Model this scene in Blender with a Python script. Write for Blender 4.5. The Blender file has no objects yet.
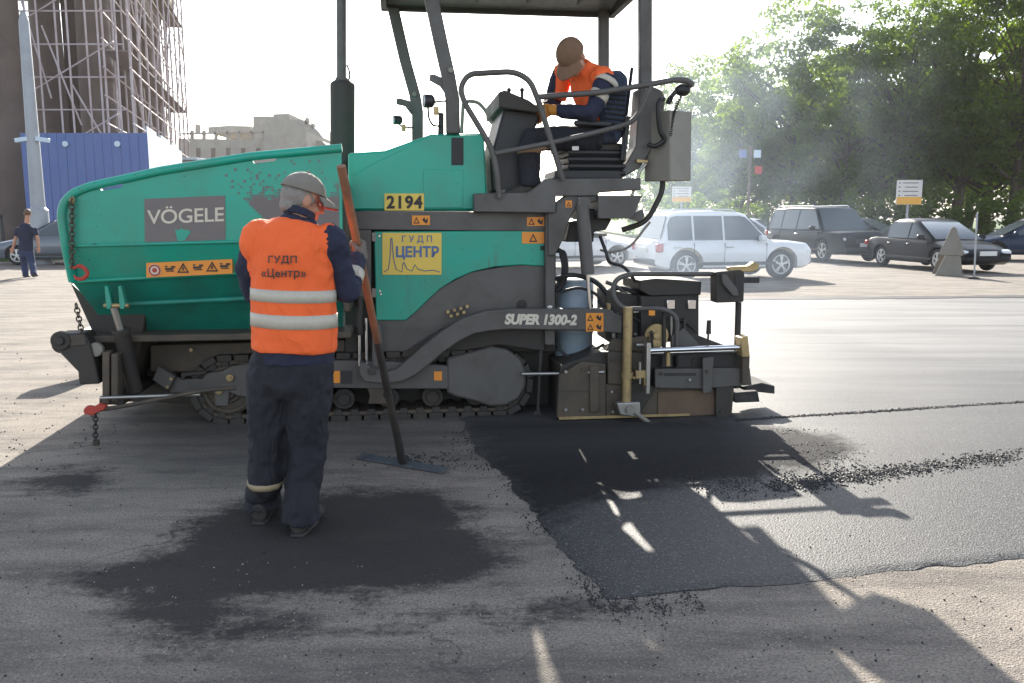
import bpy, bmesh, math, random
import numpy as np
from mathutils import Vector, Matrix, noise, Euler
random.seed(7)
R = math.radians
SC = bpy.context.scene
COL = SC.collection

# ------------------------------------------------------------------ camera, sky, sun, exposure
F, CX, CY, H = 850.0, 512.0, 341.5, 1.58
TH = math.atan(126.0 / F)
cam_d = bpy.data.cameras.new('camera'); cam = bpy.data.objects.new('camera', cam_d); COL.objects.link(cam)
cam.location = (0, 0, H); cam.rotation_euler = (R(90) - TH, 0, 0)
cam_d.sensor_width = 36.0; cam_d.lens = F / 1024.0 * 36.0
cam_d.clip_start = 0.1; cam_d.clip_end = 5000
SC.camera = cam
SUN_EL, SUN_AZ = R(27.2), R(4.5)          # the sun stands ahead of the camera, a touch to its left
world = bpy.data.worlds.new('World'); SC.world = world; world.use_nodes = True
wn = world.node_tree; wn.nodes.clear()
sky = wn.nodes.new('ShaderNodeTexSky'); sky.sky_type = 'NISHITA'; sky.sun_disc = False
sky.sun_elevation = SUN_EL; sky.sun_rotation = -SUN_AZ
sky.air_density = 1.0; sky.dust_density = 1.0; sky.ozone_density = 1.5
bg = wn.nodes.new('ShaderNodeBackground'); bg.inputs['Strength'].default_value = 0.128
wo = wn.nodes.new('ShaderNodeOutputWorld')
hs = wn.nodes.new('ShaderNodeHueSaturation'); hs.inputs['Saturation'].default_value = 0.55   # thin summer haze whitens the blue
wn.links.new(sky.outputs[0], hs.inputs['Color']); wn.links.new(hs.outputs[0], bg.inputs['Color']); wn.links.new(bg.outputs[0], wo.inputs['Surface'])
sun_d = bpy.data.lights.new('sun', 'SUN'); sun = bpy.data.objects.new('sun', sun_d); COL.objects.link(sun)
sun_d.energy = 5.0; sun_d.angle = R(0.5); sun_d.color = (1.0, 0.93, 0.82)
to_sun = Vector((-math.sin(SUN_AZ) * math.cos(SUN_EL), math.cos(SUN_AZ) * math.cos(SUN_EL), math.sin(SUN_EL)))
sun.rotation_euler = to_sun.to_track_quat('Z', 'Y').to_euler(); sun.location = (0, 0, 30)
SC.view_settings.view_transform = 'Standard'; SC.view_settings.look = 'None'
SC.view_settings.exposure = 1.36; SC.view_settings.gamma = 1.0; SC.view_settings.use_curve_mapping = False
cy = SC.cycles
cy.max_bounces = 8; cy.diffuse_bounces = 4; cy.glossy_bounces = 3; cy.transparent_max_bounces = 16
cy.volume_bounces = 1; cy.sample_clamp_indirect = 6.0; cy.caustics_reflective = False; cy.caustics_refractive = False

# ------------------------------------------------------------------ pixel -> place helpers
def ray(u, v):
    a = (u - CX) / F; b = -(v - CY) / F
    return Vector((a, math.cos(TH) + b * math.sin(TH), -math.sin(TH) + b * math.cos(TH)))
CAMP = Vector((0, 0, H))
def G(u, v, z=0.0):
    d = ray(u, v); return CAMP + d * ((z - H) / d.z)
def AT(u, v, Y):
    d = ray(u, v); return CAMP + d * (Y / d.y)
PAV_ANG = R(7.5)
PAV_O = G(380, 420)
PAV_M = Matrix.Translation(PAV_O) @ Matrix.Rotation(PAV_ANG, 4, 'Z')
PAV_I = PAV_M.inverted()
PAV_C = PAV_I @ CAMP
def PV(u, v, y):                            # where the sight line of (u, v) meets the machine's own plane y
    d = PAV_I.to_3x3() @ ray(u, v)
    return PAV_C + d * ((y - PAV_C.y) / d.y)

# ------------------------------------------------------------------ materials
def new_mat(name):
    m = bpy.data.materials.new(name); m.use_nodes = True
    nt = m.node_tree; b = nt.nodes['Principled BSDF']
    return m, nt, b
def N(nt, t, **kw):
    n = nt.nodes.new(t)
    for k, v in kw.items():
        if k in n.inputs: n.inputs[k].default_value = v
        else: setattr(n, k, v)
    return n
def ramp(nt, src, stops):
    r = nt.nodes.new('ShaderNodeValToRGB'); e = r.color_ramp.elements
    while len(e) < len(stops): e.new(0.5)
    for i, (p, c) in enumerate(stops):
        e[i].position = p; e[i].color = (c, c, c, 1) if isinstance(c, (int, float)) else (*c, 1)
    nt.links.new(src, r.inputs[0]); return r
def mixc(nt, fac, a, b, blend='MIX'):
    m = nt.nodes.new('ShaderNodeMix'); m.data_type = 'RGBA'; m.blend_type = blend
    for sock, val in ((m.inputs[0], fac), (m.inputs[6], a), (m.inputs[7], b)):
        if hasattr(val, 'is_output') or isinstance(val, bpy.types.NodeSocket): nt.links.new(val, sock)
        elif isinstance(val, (int, float)): sock.default_value = val if sock.type == 'VALUE' else (val, val, val, 1)
        else: sock.default_value = (*val, 1)
    return m.outputs[2]
def mth(nt, op, a, b=None):
    m = nt.nodes.new('ShaderNodeMath'); m.operation = op
    for s, v in ((m.inputs[0], a), (m.inputs[1], b)):
        if v is None: continue
        if isinstance(v, bpy.types.NodeSocket): nt.links.new(v, s)
        else: s.default_value = v
    return m.outputs[0]
def coords(nt, kind='Object', scale=(1, 1, 1), rot=(0, 0, 0)):
    t = nt.nodes.new('ShaderNodeTexCoord'); m = nt.nodes.new('ShaderNodeMapping')
    m.inputs['Scale'].default_value = scale; m.inputs['Rotation'].default_value = rot
    nt.links.new(t.outputs[kind], m.inputs[0]); return m.outputs[0]
def nz(nt, co, scale, detail=4, rough=0.6, dist=0.0):
    n = N(nt, 'ShaderNodeTexNoise', Scale=scale, Detail=detail, Roughness=rough, Distortion=dist)
    nt.links.new(co, n.inputs['Vector']); return n.outputs['Fac']
def bump(nt, b, h, strength=0.3, dist=0.01):
    n = N(nt, 'ShaderNodeBump', Strength=strength, Distance=dist)
    nt.links.new(h, n.inputs['Height']); nt.links.new(n.outputs[0], b.inputs['Normal'])

def painted(name, col, dirt=(0.06, 0.055, 0.05), amt=0.5, rough=0.4, metal=0.0, sc=3.0, bmp=0.15, spec=0.5, coat=0.0):
    m, nt, b = new_mat(name); co = coords(nt)
    big = nz(nt, co, sc, 6, 0.65, 0.4); fine = nz(nt, co, sc * 14, 4, 0.7)
    f = mth(nt, 'MULTIPLY', ramp(nt, big, [(0.38, 0.0), (0.72, 1.0)]).outputs[0], amt)
    f2 = mth(nt, 'MULTIPLY', ramp(nt, fine, [(0.5, 0.0), (0.8, 1.0)]).outputs[0], amt * 0.6)
    f3 = mth(nt, 'MAXIMUM', f, f2)
    c = mixc(nt, f3, col, dirt)
    nt.links.new(c, b.inputs['Base Color'])
    rr = N(nt, 'ShaderNodeMapRange'); rr.inputs['To Min'].default_value = rough; rr.inputs['To Max'].default_value = min(1, rough + 0.35)
    nt.links.new(f3, rr.inputs[0]); nt.links.new(rr.outputs[0], b.inputs['Roughness'])
    b.inputs['Metallic'].default_value = metal; b.inputs['Specular IOR Level'].default_value = spec
    b.inputs['Coat Weight'].default_value = coat
    bump(nt, b, fine, bmp, 0.003)
    return m
def splashed(m, dark=(0.02, 0.02, 0.02)):                     # tar specks and runs flicked over paint
    nt = m.node_tree; b = nt.nodes['Principled BSDF']; src = b.inputs['Base Color'].links[0].from_socket; co = coords(nt)
    a = ramp(nt, nz(nt, co, 42, 3, .6), [(.655, 0), (.68, 1)]).outputs[0]; k = ramp(nt, nz(nt, co, 2.3, 3, .6), [(.46, 0), (.62, 1)]).outputs[0]
    run = ramp(nt, nz(nt, coords(nt, scale=(7, 7, .5)), 3, 4, .6), [(.62, 0), (.72, .55)]).outputs[0]
    c = mixc(nt, mth(nt, 'MULTIPLY', run, k), src, (.10, .12, .09)); c = mixc(nt, mth(nt, 'MULTIPLY', a, k), c, dark); nt.links.new(c, b.inputs['Base Color']); return m
def plain(name, col, rough=0.5, metal=0.0, var=0.12, sc=20, bmp=0.0):
    m, nt, b = new_mat(name); co = coords(nt); n = nz(nt, co, sc, 3)
    lo = tuple(max(0, c * (1 - var)) for c in col); hi = tuple(min(1, c * (1 + var)) for c in col)
    nt.links.new(mixc(nt, n, lo, hi), b.inputs['Base Color'])
    b.inputs['Roughness'].default_value = rough; b.inputs['Metallic'].default_value = metal
    if bmp: bump(nt, b, n, bmp, 0.004)
    return m
def cloth_mat(name, col, var=0.25, rough=0.9, sheen=0.0):
    m, nt, b = new_mat(name); co = coords(nt); fold = nz(nt, coords(nt, scale=(1, 1, .45), rot=(0, R(20), 0)), 5.5, 2, .5, 1.1)
    big = nz(nt, co, 7, 4); weave = nz(nt, co, 260, 2)
    lo = tuple(c * (1 - var) for c in col); hi = tuple(min(1, c * (1 + var * 0.5)) for c in col)
    nt.links.new(mixc(nt, big, lo, hi), b.inputs['Base Color'])
    b.inputs['Roughness'].default_value = rough; b.inputs['Sheen Weight'].default_value = sheen
    h = mth(nt, 'ADD', mth(nt, 'MULTIPLY', ramp(nt, fold, [(.3, 0), (.5, 1), (.56, .55), (.75, 0)]).outputs[0], 2.2), mth(nt, 'MULTIPLY', weave, 0.12)); bump(nt, b, h, 0.32, 0.02)
    return m
M = {}
M['green'] = painted('green_paint', (0.002, 0.365, 0.262), (0.09, 0.20, 0.135), 0.5, 0.36, sc=2.6, bmp=0.06, coat=0.1)
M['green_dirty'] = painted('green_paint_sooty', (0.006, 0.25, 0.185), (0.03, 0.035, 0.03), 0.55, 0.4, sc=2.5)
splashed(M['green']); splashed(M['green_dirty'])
M['grey'] = painted('grey_paint', (0.105, 0.10, 0.095), (0.06, 0.052, 0.043), 0.6, 0.45, sc=4, bmp=0.1)
M['grey_light'] = painted('light_grey_paint', (0.25, 0.235, 0.20), (0.13, 0.12, 0.105), 0.4, 0.45, sc=3)
M['dark'] = painted('dark_metal', (0.028, 0.026, 0.025), (0.075, 0.06, 0.043), 0.6, 0.55, sc=5, bmp=0.3)
M['grimy'] = painted('grimy_steel', (0.06, 0.05, 0.04), (0.15, 0.115, 0.078), 0.7, 0.6, sc=6, bmp=0.5)
M['black'] = plain('black_plastic', (0.02, 0.02, 0.022), 0.5)
M['rubber'] = painted('rubber', (0.025, 0.025, 0.026), (0.12, 0.105, 0.09), 0.6, 0.75, sc=9, bmp=0.5)
M['steel'] = painted('bare_steel', (0.45, 0.44, 0.42), (0.2, 0.17, 0.13), 0.4, 0.35, metal=0.9, sc=8)
M['chrome'] = plain('chrome', (0.75, 0.76, 0.78), 0.12, 1.0, 0.05)
M['brass'] = painted('yellow_zinc', (0.46, 0.34, 0.17), (0.2, 0.155, 0.09), 0.65, 0.4, metal=0.6, sc=14)
M['red'] = painted('red_paint', (0.5, 0.045, 0.03), (0.2, 0.08, 0.05), 0.5, 0.5, sc=15)
M['orange_sticker'] = painted('orange_sticker', (0.85, 0.30, 0.03), (0.5, 0.25, 0.08), 0.25, 0.45, sc=20, bmp=0.0)
M['yellow_sign'] = painted('yellow_board', (0.80, 0.58, 0.10), (0.55, 0.42, 0.15), 0.3, 0.5, sc=8, bmp=0.0)
M['ink'] = plain('black_ink', (0.03, 0.028, 0.03), 0.6)
M['blue_ink'] = plain('blue_ink', (0.09, 0.16, 0.33), 0.6)
M['logo_grey'] = painted('logo_grey', (0.155, 0.14, 0.14), (0.24, 0.2, 0.17), 0.4, 0.5, sc=5, bmp=0.0)
M['white_letter'] = painted('cream_lettering', (0.68, 0.63, 0.52), (0.4, 0.36, 0.28), 0.3, 0.55, sc=12, bmp=0.0)
M['glass_lens'] = plain('lamp_lens', (0.6, 0.62, 0.65), 0.1, 0.3)
M['skin'] = plain('skin', (0.46, 0.235, 0.155), 0.55, 0, 0.2, 30)

# ------------------------------------------------------------------ mesh helpers
def tangent_frames(pts):
    n = len(pts); T = []
    for i in range(n):
        a = pts[max(0, i - 1)]; b = pts[min(n - 1, i + 1)]; T.append((b - a).normalized())
    ref = Vector((0, 0, 1)) if abs(T[0].z) < 0.9 else Vector((1, 0, 0))
    s = T[0].cross(ref).normalized(); fr = []
    for t in T:
        s = (s - t * s.dot(t))
        s = s.normalized() if s.length > 1e-6 else t.orthogonal().normalized()
        fr.append((t, s, t.cross(s)))
    return fr
def fillet(pts, r=0.06, n=5):
    pts = [Vector(p) for p in pts]; out = [pts[0]]
    for i in range(1, len(pts) - 1):
        p, a, b = pts[i], pts[i - 1], pts[i + 1]
        da, db = (a - p), (b - p); k = min(r, da.length * 0.49, db.length * 0.49)
        A, B = p + da.normalized() * k, p + db.normalized() * k
        for j in range(n + 1):
            t = j / n; out.append(A * (1 - t) ** 2 + p * 2 * t * (1 - t) + B * t * t)
    out.append(pts[-1]); return out
def spline(pts, n=6):
    P = [Vector(p) for p in pts]; P = [P[0] * 2 - P[1]] + P + [P[-1] * 2 - P[-2]]; out = []
    for i in range(1, len(P) - 2):
        a, b, c, d = P[i - 1:i + 3]
        for j in range(n):
            t = j / n
            out.append(0.5 * ((2 * b) + (c - a) * t + (2 * a - 5 * b + 4 * c - d) * t * t + (3 * b - a - 3 * c + d) * t ** 3))
    out.append(P[-2]); return out

class MB:
    def __init__(s): s.bm = bmesh.new()
    def face(s, vs):
        try: return s.bm.faces.new(vs)
        except ValueError: return None
    def box(s, c, size, rot=None):
        c = Vector(c); h = Vector(size) / 2; m = rot.to_matrix() if rot is not None else Matrix.Identity(3)
        v = [s.bm.verts.new(c + m @ Vector((x * h.x, y * h.y, z * h.z))) for x in (-1, 1) for y in (-1, 1) for z in (-1, 1)]
        for f in ((0, 1, 3, 2), (4, 6, 7, 5), (0, 4, 5, 1), (2, 3, 7, 6), (0, 2, 6, 4), (1, 5, 7, 3)): s.face([v[i] for i in f])
        return s
    def bar(s, a, b, w, h, up=(0, 0, 1)):
        a, b = Vector(a), Vector(b); t = (b - a).normalized(); up = Vector(up)
        sd = t.cross(up).normalized() if abs(t.dot(up)) < 0.99 else t.orthogonal().normalized(); u = sd.cross(t)
        r0 = [s.bm.verts.new(p + sd * x * w / 2 + u * z * h / 2) for p in (a, b) for x, z in ((-1, -1), (1, -1), (1, 1), (-1, 1))]
        for f in ((0, 1, 2, 3), (7, 6, 5, 4), (0, 4, 5, 1), (1, 5, 6, 2), (2, 6, 7, 3), (3, 7, 4, 0)): s.face([r0[i] for i in f])
        return s
    def loft(s, rings, cap=True, closed=True):
        R_ = [[s.bm.verts.new(p) for p in r] for r in rings]; n = len(R_[0])
        for a, b in zip(R_[:-1], R_[1:]):
            for i in range(n if closed else n - 1): s.face([a[i], a[(i + 1) % n], b[(i + 1) % n], b[i]])
        if cap and closed: s.face(R_[0][::-1]); s.face(R_[-1])
        return s
    def tube(s, pts, r, seg=10, cap=True):
        pts = [Vector(p) for p in pts]
        rr = r if hasattr(r, '__len__') else [r] * len(pts); rings = []
        for (t, a, b), p, q in zip(tangent_frames(pts), pts, rr):
            rings.append([p + (a * math.cos(2 * math.pi * k / seg) + b * math.sin(2 * math.pi * k / seg)) * q for k in range(seg)])
        return s.loft(rings, cap)
    def cyl(s, a, b, r, r2=None, seg=20): return s.tube([a, b], [r, r if r2 is None else r2], seg)
    def etube(s, pts, radii, side=(1, 0, 0), seg=16):          # oval cross-sections: radii = (along side, across)
        pts = [Vector(p) for p in pts]; side = Vector(side); rings = []
        for i, (p, (ra, rb)) in enumerate(zip(pts, radii)):
            t = (pts[min(i + 1, len(pts) - 1)] - pts[max(i - 1, 0)]).normalized()
            a = (side - t * side.dot(t)).normalized(); b = t.cross(a)
            rings.append([p + a * ra * math.cos(2 * math.pi * k / seg) + b * rb * math.sin(2 * math.pi * k / seg) for k in range(seg)])
        return s.loft(rings)
    def ell(s, c, r, rot=None, seg=16, ring=10):
        c = Vector(c); r = Vector(r if hasattr(r, '__len__') else (r, r, r)); m = rot.to_matrix() if rot is not None else Matrix.Identity(3)
        rows = []
        for i in range(1, ring):
            p = math.pi * i / ring
            rows.append([s.bm.verts.new(c + m @ Vector((r.x * math.sin(p) * math.cos(2 * math.pi * k / seg), r.y * math.sin(p) * math.sin(2 * math.pi * k / seg), r.z * math.cos(p)))) for k in range(seg)])
        t = s.bm.verts.new(c + m @ Vector((0, 0, r.z))); b = s.bm.verts.new(c - m @ Vector((0, 0, r.z)))
        for k in range(seg):
            s.face([t, rows[0][k], rows[0][(k + 1) % seg]]); s.face([b, rows[-1][(k + 1) % seg], rows[-1][k]])
            for x, y in zip(rows[:-1], rows[1:]): s.face([x[k], y[k], y[(k + 1) % seg], x[(k + 1) % seg]])
        return s
    def poly_prism(s, poly, off):                               # planar polygon pushed by a vector
        poly = [Vector(p) for p in poly]; off = Vector(off)
        a = [s.bm.verts.new(p) for p in poly]; b = [s.bm.verts.new(p + off) for p in poly]; n = len(a)
        s.face(a); s.face(b[::-1])
        for i in range(n): s.face([a[i], b[i], b[(i + 1) % n], a[(i + 1) % n]])
        return s
    def pp(s, px, y0, y1):                                      # outline seen on the machine's plane y0, pushed straight to y1
        return s.poly_prism([PV(u, v, y0) for u, v in px], (0, y1 - y0, 0))
    def torus(s, c, R0, r, axis='Y', seg=32, sg=10):
        c = Vector(c); rows = []
        for i in range(seg):
            a = 2 * math.pi * i / seg; row = []
            for k in range(sg):
                b = 2 * math.pi * k / sg; d = R0 + r * math.cos(b); h = r * math.sin(b)
                p = (d * math.cos(a), h, d * math.sin(a)) if axis == 'Y' else ((h, d * math.cos(a), d * math.sin(a)) if axis == 'X' else (d * math.cos(a), d * math.sin(a), h))
                row.append(s.bm.verts.new(c + Vector(p)))
            rows.append(row)
        for i in range(seg):
            for k in range(sg): s.face([rows[i][k], rows[(i + 1) % seg][k], rows[(i + 1) % seg][(k + 1) % sg], rows[i][(k + 1) % sg]])
        return s
    def mesh(s, name, smooth=35):
        me = bpy.data.meshes.new(name)
        bmesh.ops.recalc_face_normals(s.bm, faces=s.bm.faces[:])
        s.bm.to_mesh(me); s.bm.free()
        if smooth:
            me.polygons.foreach_set('use_smooth', [True] * len(me.polygons))
            me.set_sharp_from_angle(angle=R(smooth))
        return me
    def build(s, name, mat, parent=None, bevel=0.0, smooth=35, seg=2):
        me = s.mesh(name, smooth); o = bpy.data.objects.new(name, me); COL.objects.link(o)
        me.materials.append(M[mat] if isinstance(mat, str) else mat)
        if parent is not None: o.parent = parent
        if bevel:
            b = o.modifiers.new('bevel', 'BEVEL'); b.width = bevel; b.segments = seg; b.limit_method = 'ANGLE'; b.angle_limit = R(40)
        return o
def setp(o, label=None, cat=None, group=None, kind=None):
    for k, v in (('label', label), ('category', cat), ('group', group), ('kind', kind)):
        if v: o[k] = v
    return o
def empty(name, loc=(0, 0, 0), rz=0.0, label=None, cat=None, group=None):
    o = bpy.data.objects.new(name, None); COL.objects.link(o); o.location = loc; o.rotation_euler = (0, 0, rz)
    o.empty_display_size = 0.2
    return setp(o, label, cat, group)
def copy_tree(o, parent=None):
    c = o.copy(); COL.objects.link(c)
    if parent is not None: c.parent = parent
    for ch in list(o.children): copy_tree(ch, c)
    return c
def baked(o, voxel=None, smooth_it=4, disp=None, sub=0):        # union by voxel remesh, smoothing, cloth folds, all applied
    if voxel:
        r = o.modifiers.new('r', 'REMESH'); r.mode = 'VOXEL'; r.voxel_size = voxel; r.use_smooth_shade = True
    if smooth_it:
        q = o.modifiers.new('s', 'SMOOTH'); q.factor = 0.5; q.iterations = smooth_it
    if disp:
        for k, (size, st) in enumerate(disp):
            t = bpy.data.textures.new('folds', 'CLOUDS'); t.noise_scale = size; t.noise_depth = 2
            d = o.modifiers.new('d', 'DISPLACE'); d.texture = t; d.strength = st; d.mid_level = 0.5; d.texture_coords = 'LOCAL'
    me = bpy.data.meshes.new_from_object(o.evaluated_get(bpy.context.evaluated_depsgraph_get()))
    o.modifiers.clear(); old = o.data; o.data = me; bpy.data.meshes.remove(old)
    me.polygons.foreach_set('use_smooth', [True] * len(me.polygons))
    return o
def text_mesh(body, extrude=0.0, weight=0.0, shear=0.0, spacing=1.0):
    """flat lettering: every stroke outline of a glyph is filled on its own with the holes it holds, so overlapping strokes stay whole"""
    from mathutils.geometry import tessellate_polygon
    c = bpy.data.curves.new('lettering', 'FONT'); c.body = body; c.size = 1; c.shear = shear; c.space_character = spacing; c.align_x = 'CENTER'
    o = bpy.data.objects.new('lettering', c); COL.objects.link(o)
    dg = bpy.context.evaluated_depsgraph_get(); cu = o.evaluated_get(dg).to_curve(dg); loops = []
    for sp in cu.splines:
        P = sp.bezier_points; pts = []
        for i in range(len(P)):
            p, q = P[i], P[(i + 1) % len(P)]; st = (p.handle_right - p.co).length < 1e-5 and (q.handle_left - q.co).length < 1e-5
            col = abs((p.handle_right - p.co).to_2d().cross((q.co - p.co).to_2d())) + abs((q.handle_left - q.co).to_2d().cross((q.co - p.co).to_2d())) < 1e-6
            n = 1 if st or col else 6
            for j in range(n):
                t = j / n; k = p.co * (1 - t) ** 3 + p.handle_right * 3 * t * (1 - t) ** 2 + q.handle_left * 3 * t * t * (1 - t) + q.co * t ** 3
                if not pts or (k - pts[-1]).length > 1e-5: pts.append(Vector((k.x, k.y, 0)))
        if len(pts) > 2 and (pts[0] - pts[-1]).length < 1e-5: pts.pop()
        if len(pts) > 2: loops.append(pts)
    bpy.data.objects.remove(o); bpy.data.curves.remove(c)
    def area(L): return sum(L[i - 1].x * L[i].y - L[i].x * L[i - 1].y for i in range(len(L))) / 2
    def inside(p, L):
        r = False
        for i in range(len(L)):
            u, v = L[i - 1], L[i]
            if (u.y > p.y) != (v.y > p.y) and p.x < u.x + (p.y - u.y) * (v.x - u.x) / (v.y - u.y): r = not r
        return r
    def fat(L, sg):
        out = []
        for i in range(len(L)):
            d1 = (L[i] - L[i - 1]).normalized(); d2 = (L[(i + 1) % len(L)] - L[i]).normalized()
            n1, n2 = Vector((d1.y, -d1.x, 0)) * sg, Vector((d2.y, -d2.x, 0)) * sg; m = n1 + n2
            out.append(L[i] + (m / max(.35, m.dot(n1)) if m.length > 1e-4 else n1) * weight)
        return out
    sgn = lambda L: 1 if area(L) > 0 else -1
    is_hole = lambda L: any(Q is not L and sgn(Q) != sgn(L) and abs(area(Q)) > abs(area(L)) and inside(L[0], Q) for Q in loops)
    hole = [L for L in loops if is_hole(L)]; outer = [L for L in loops if not is_hole(L)]; V, Fc = [], []
    for k, L in enumerate(outer):
        grp = [fat(L, sgn(L))] + [fat(h, sgn(L)) for h in hole if inside(h[0], L)]; flat = [p for g in grp for p in g]; base = len(V)
        V += [(p.x, p.y, .0003 * (k % 3)) for p in flat]; Fc += [tuple(i + base for i in t) for t in tessellate_polygon(grp)]
    me = bpy.data.meshes.new('lettering'); me.from_pydata(V, [], Fc); return me
def text_on(name, body, mat, parent, a, b, c, weight=0.0, shear=0.0, spacing=1.0, lift=0.003, bend=None):
    """lettering fitted to the box with corner a (top left), b (top right), c (bottom left)"""
    me = text_mesh(body, 0, weight, shear, spacing)
    co = np.array([v.co[:] for v in me.vertices]); lo = co.min(0); hi = co.max(0)
    a, b, c = Vector(a), Vector(b), Vector(c); ex = b - a; ey = a - c; n = ex.cross(ey).normalized()
    for v in me.vertices:
        x = (v.co.x - lo[0]) / (hi[0] - lo[0]); y = (v.co.y - lo[1]) / (hi[1] - lo[1])
        p = c + ex * x + ey * y
        z = v.co.z; v.co = bend(p) - Vector((0, z, 0)) if bend else p + n * (lift + z)
    o = bpy.data.objects.new(name, me); COL.objects.link(o); o.parent = parent
    me.materials.append(M[mat] if isinstance(mat, str) else mat); return o
def rect(u0, v0, u1, v1): return [(u0, v0), (u1, v0), (u1, v1), (u0, v1)]
# ------------------------------------------------------------------ the ground
def poly_sd(P, poly):                       # signed distance (inside positive) of points P (n,2) to a polygon
    poly = np.array([(p[0], p[1]) for p in poly]); n = len(poly)
    d = np.full(len(P), 1e9); ins = np.zeros(len(P), bool)
    for i in range(n):
        a, b = poly[i], poly[(i + 1) % n]; ab = b - a
        t = np.clip(((P - a) @ ab) / (ab @ ab + 1e-12), 0, 1)
        d = np.minimum(d, np.linalg.norm(P - (a + t[:, None] * ab), axis=1))
        c = ((a[1] > P[:, 1]) != (b[1] > P[:, 1]))
        with np.errstate(divide='ignore', invalid='ignore'):
            xi = a[0] + (P[:, 1] - a[1]) * ab[0] / (ab[1] if ab[1] != 0 else 1e-12)
        ins ^= c & (P[:, 0] < xi)
    return np.where(ins, d, -d)
def axis(dense0, dense1, step, lo, hi, grow=1.25):
    a = list(np.arange(dense0, dense1 + 1e-6, step)); s = step
    while a[-1] < hi: s *= grow; a.append(min(hi, a[-1] + s))
    s = step; b = []; x = dense0
    while x > lo: s *= grow; x = max(lo, x - s); b.append(x)
    return np.array(b[::-1] + a)
def grid_object(name, xs, ys, fz, attrs, mat):
    X, Y = np.meshgrid(xs, ys); P = np.stack([X.ravel(), Y.ravel()], 1); Z = fz(P)
    nx, ny = len(xs), len(ys)
    i = np.arange(nx * ny).reshape(ny, nx)
    f = np.stack([i[:-1, :-1], i[:-1, 1:], i[1:, 1:], i[1:, :-1]], -1).reshape(-1, 4)
    me = bpy.data.meshes.new(name); me.from_pydata(np.column_stack([P, Z]).tolist(), [], f.tolist())
    for k, val in attrs(P).items():
        a = me.attributes.new(k, 'FLOAT', 'POINT'); a.data.foreach_set('value', val.astype(np.float32))
    me.polygons.foreach_set('use_smooth', [True] * len(me.polygons))
    o = bpy.data.objects.new(name, me); COL.objects.link(o); me.materials.append(mat); o['kind'] = 'structure'
    return o
def attr(nt, name):
    a = nt.nodes.new('ShaderNodeAttribute'); a.attribute_name = name; return a.outputs['Fac']
def edge(nt, sd, noises, lo=-0.04, hi=0.04):
    s = sd
    for n, amp in noises: s = mth(nt, 'ADD', s, mth(nt, 'MULTIPLY', mth(nt, 'SUBTRACT', n, 0.5), amp))
    r = N(nt, 'ShaderNodeMapRange'); r.inputs['From Min'].default_value = lo; r.inputs['From Max'].default_value = hi
    nt.links.new(s, r.inputs[0]); return r.outputs[0]

LANE = R(12.0)
STAIN1 = [G(*p) for p in [(190, 513), (250, 497), (330, 492), (400, 488), (440, 492), (475, 508), (504, 537), (516, 560), (480, 583), (400, 599), (300, 606), (253, 611), (355, 622), (300, 640), (160, 650), (124, 633), (111, 602), (50, 592), (120, 557), (164, 540)]]
STAIN2 = [G(*p) for p in [(445, 604), (566, 596), (603, 602), (600, 612), (537, 618), (400, 628), (230, 642), (355, 622)]]
STAIN3 = [G(*p) for p in [(18, 478), (60, 466), (120, 466), (118, 486), (70, 497), (25, 492)]]
# old dusty road
m, nt, b = new_mat('old_road'); co = coords(nt); cl = coords(nt, scale=(0.25, 1, 1), rot=(0, 0, -LANE))
n1 = nz(nt, co, 0.6, 6, 0.6); n2 = nz(nt, co, 5, 6, 0.65, 0.3); n3 = nz(nt, co, 90, 3, 0.7); ns = nz(nt, cl, 3.2, 6, 0.7, 0.2)
vor = N(nt, 'ShaderNodeTexVoronoi', Scale=140.0); nt.links.new(co, vor.inputs['Vector'])
base = mixc(nt, n2, (0.175, 0.15, 0.128), (0.36, 0.315, 0.265))
base = mixc(nt, ramp(nt, n1, [(0.35, 0), (0.65, 0.55)]).outputs[0], base, (0.34, 0.30, 0.25))
base = mixc(nt, ramp(nt, ns, [(0.42, 0), (0.62, 0.75)]).outputs[0], base, (0.10, 0.088, 0.08))
base = mixc(nt, ramp(nt, n3, [(0.47, 0), (0.66, 0.8)]).outputs[0], base, (0.07, 0.063, 0.06))
base = mixc(nt, ramp(nt, vor.outputs['Color'], [(0.72, 0), (0.96, 0.62)]).outputs[0], base, (0.40, 0.36, 0.31))
vc = N(nt, 'ShaderNodeTexVoronoi', Scale=0.55); vc.feature = 'DISTANCE_TO_EDGE'
wob = nt.nodes.new('ShaderNodeVectorMath'); wob.operation = 'ADD'
nv = N(nt, 'ShaderNodeTexNoise', Scale=2.0, Detail=6.0); nt.links.new(co, nv.inputs['Vector'])
nt.links.new(co, wob.inputs[0]); nt.links.new(nv.outputs['Color'], wob.inputs[1]); nt.links.new(wob.outputs[0], vc.inputs['Vector'])
crk = ramp(nt, vc.outputs['Distance'], [(0.0, 1.0), (0.008, 0.0)]).outputs[0]
crk = mth(nt, 'MULTIPLY', crk, ramp(nt, n1, [(0.48, 0.0), (0.6, 0.8)]).outputs[0])
base = mixc(nt, crk, base, (0.05, 0.045, 0.04))
st = edge(nt, attr(nt, 'stain'), [(n2, 0.5), (nz(nt, co, 30, 6, 0.8), 0.55), (ns, 0.6)], -0.06, 0.13)
stc = mixc(nt, n3, (0.014, 0.014, 0.016), (0.046, 0.044, 0.045))
stc = mixc(nt, ramp(nt, ns, [(.5, 0), (.75, .35)]).outputs[0], stc, (0.12, 0.108, 0.098))
soft = edge(nt, attr(nt, 'dark_zone'), [(n2, 0.9), (ns, 0.6), (n3, 0.2)], -0.25, 0.45)  # soft-edged darker ground in front of the machine and nearest the camera
base = mixc(nt, mth(nt, 'MULTIPLY', soft, 0.55), base, (0.055, 0.053, 0.052))
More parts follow.
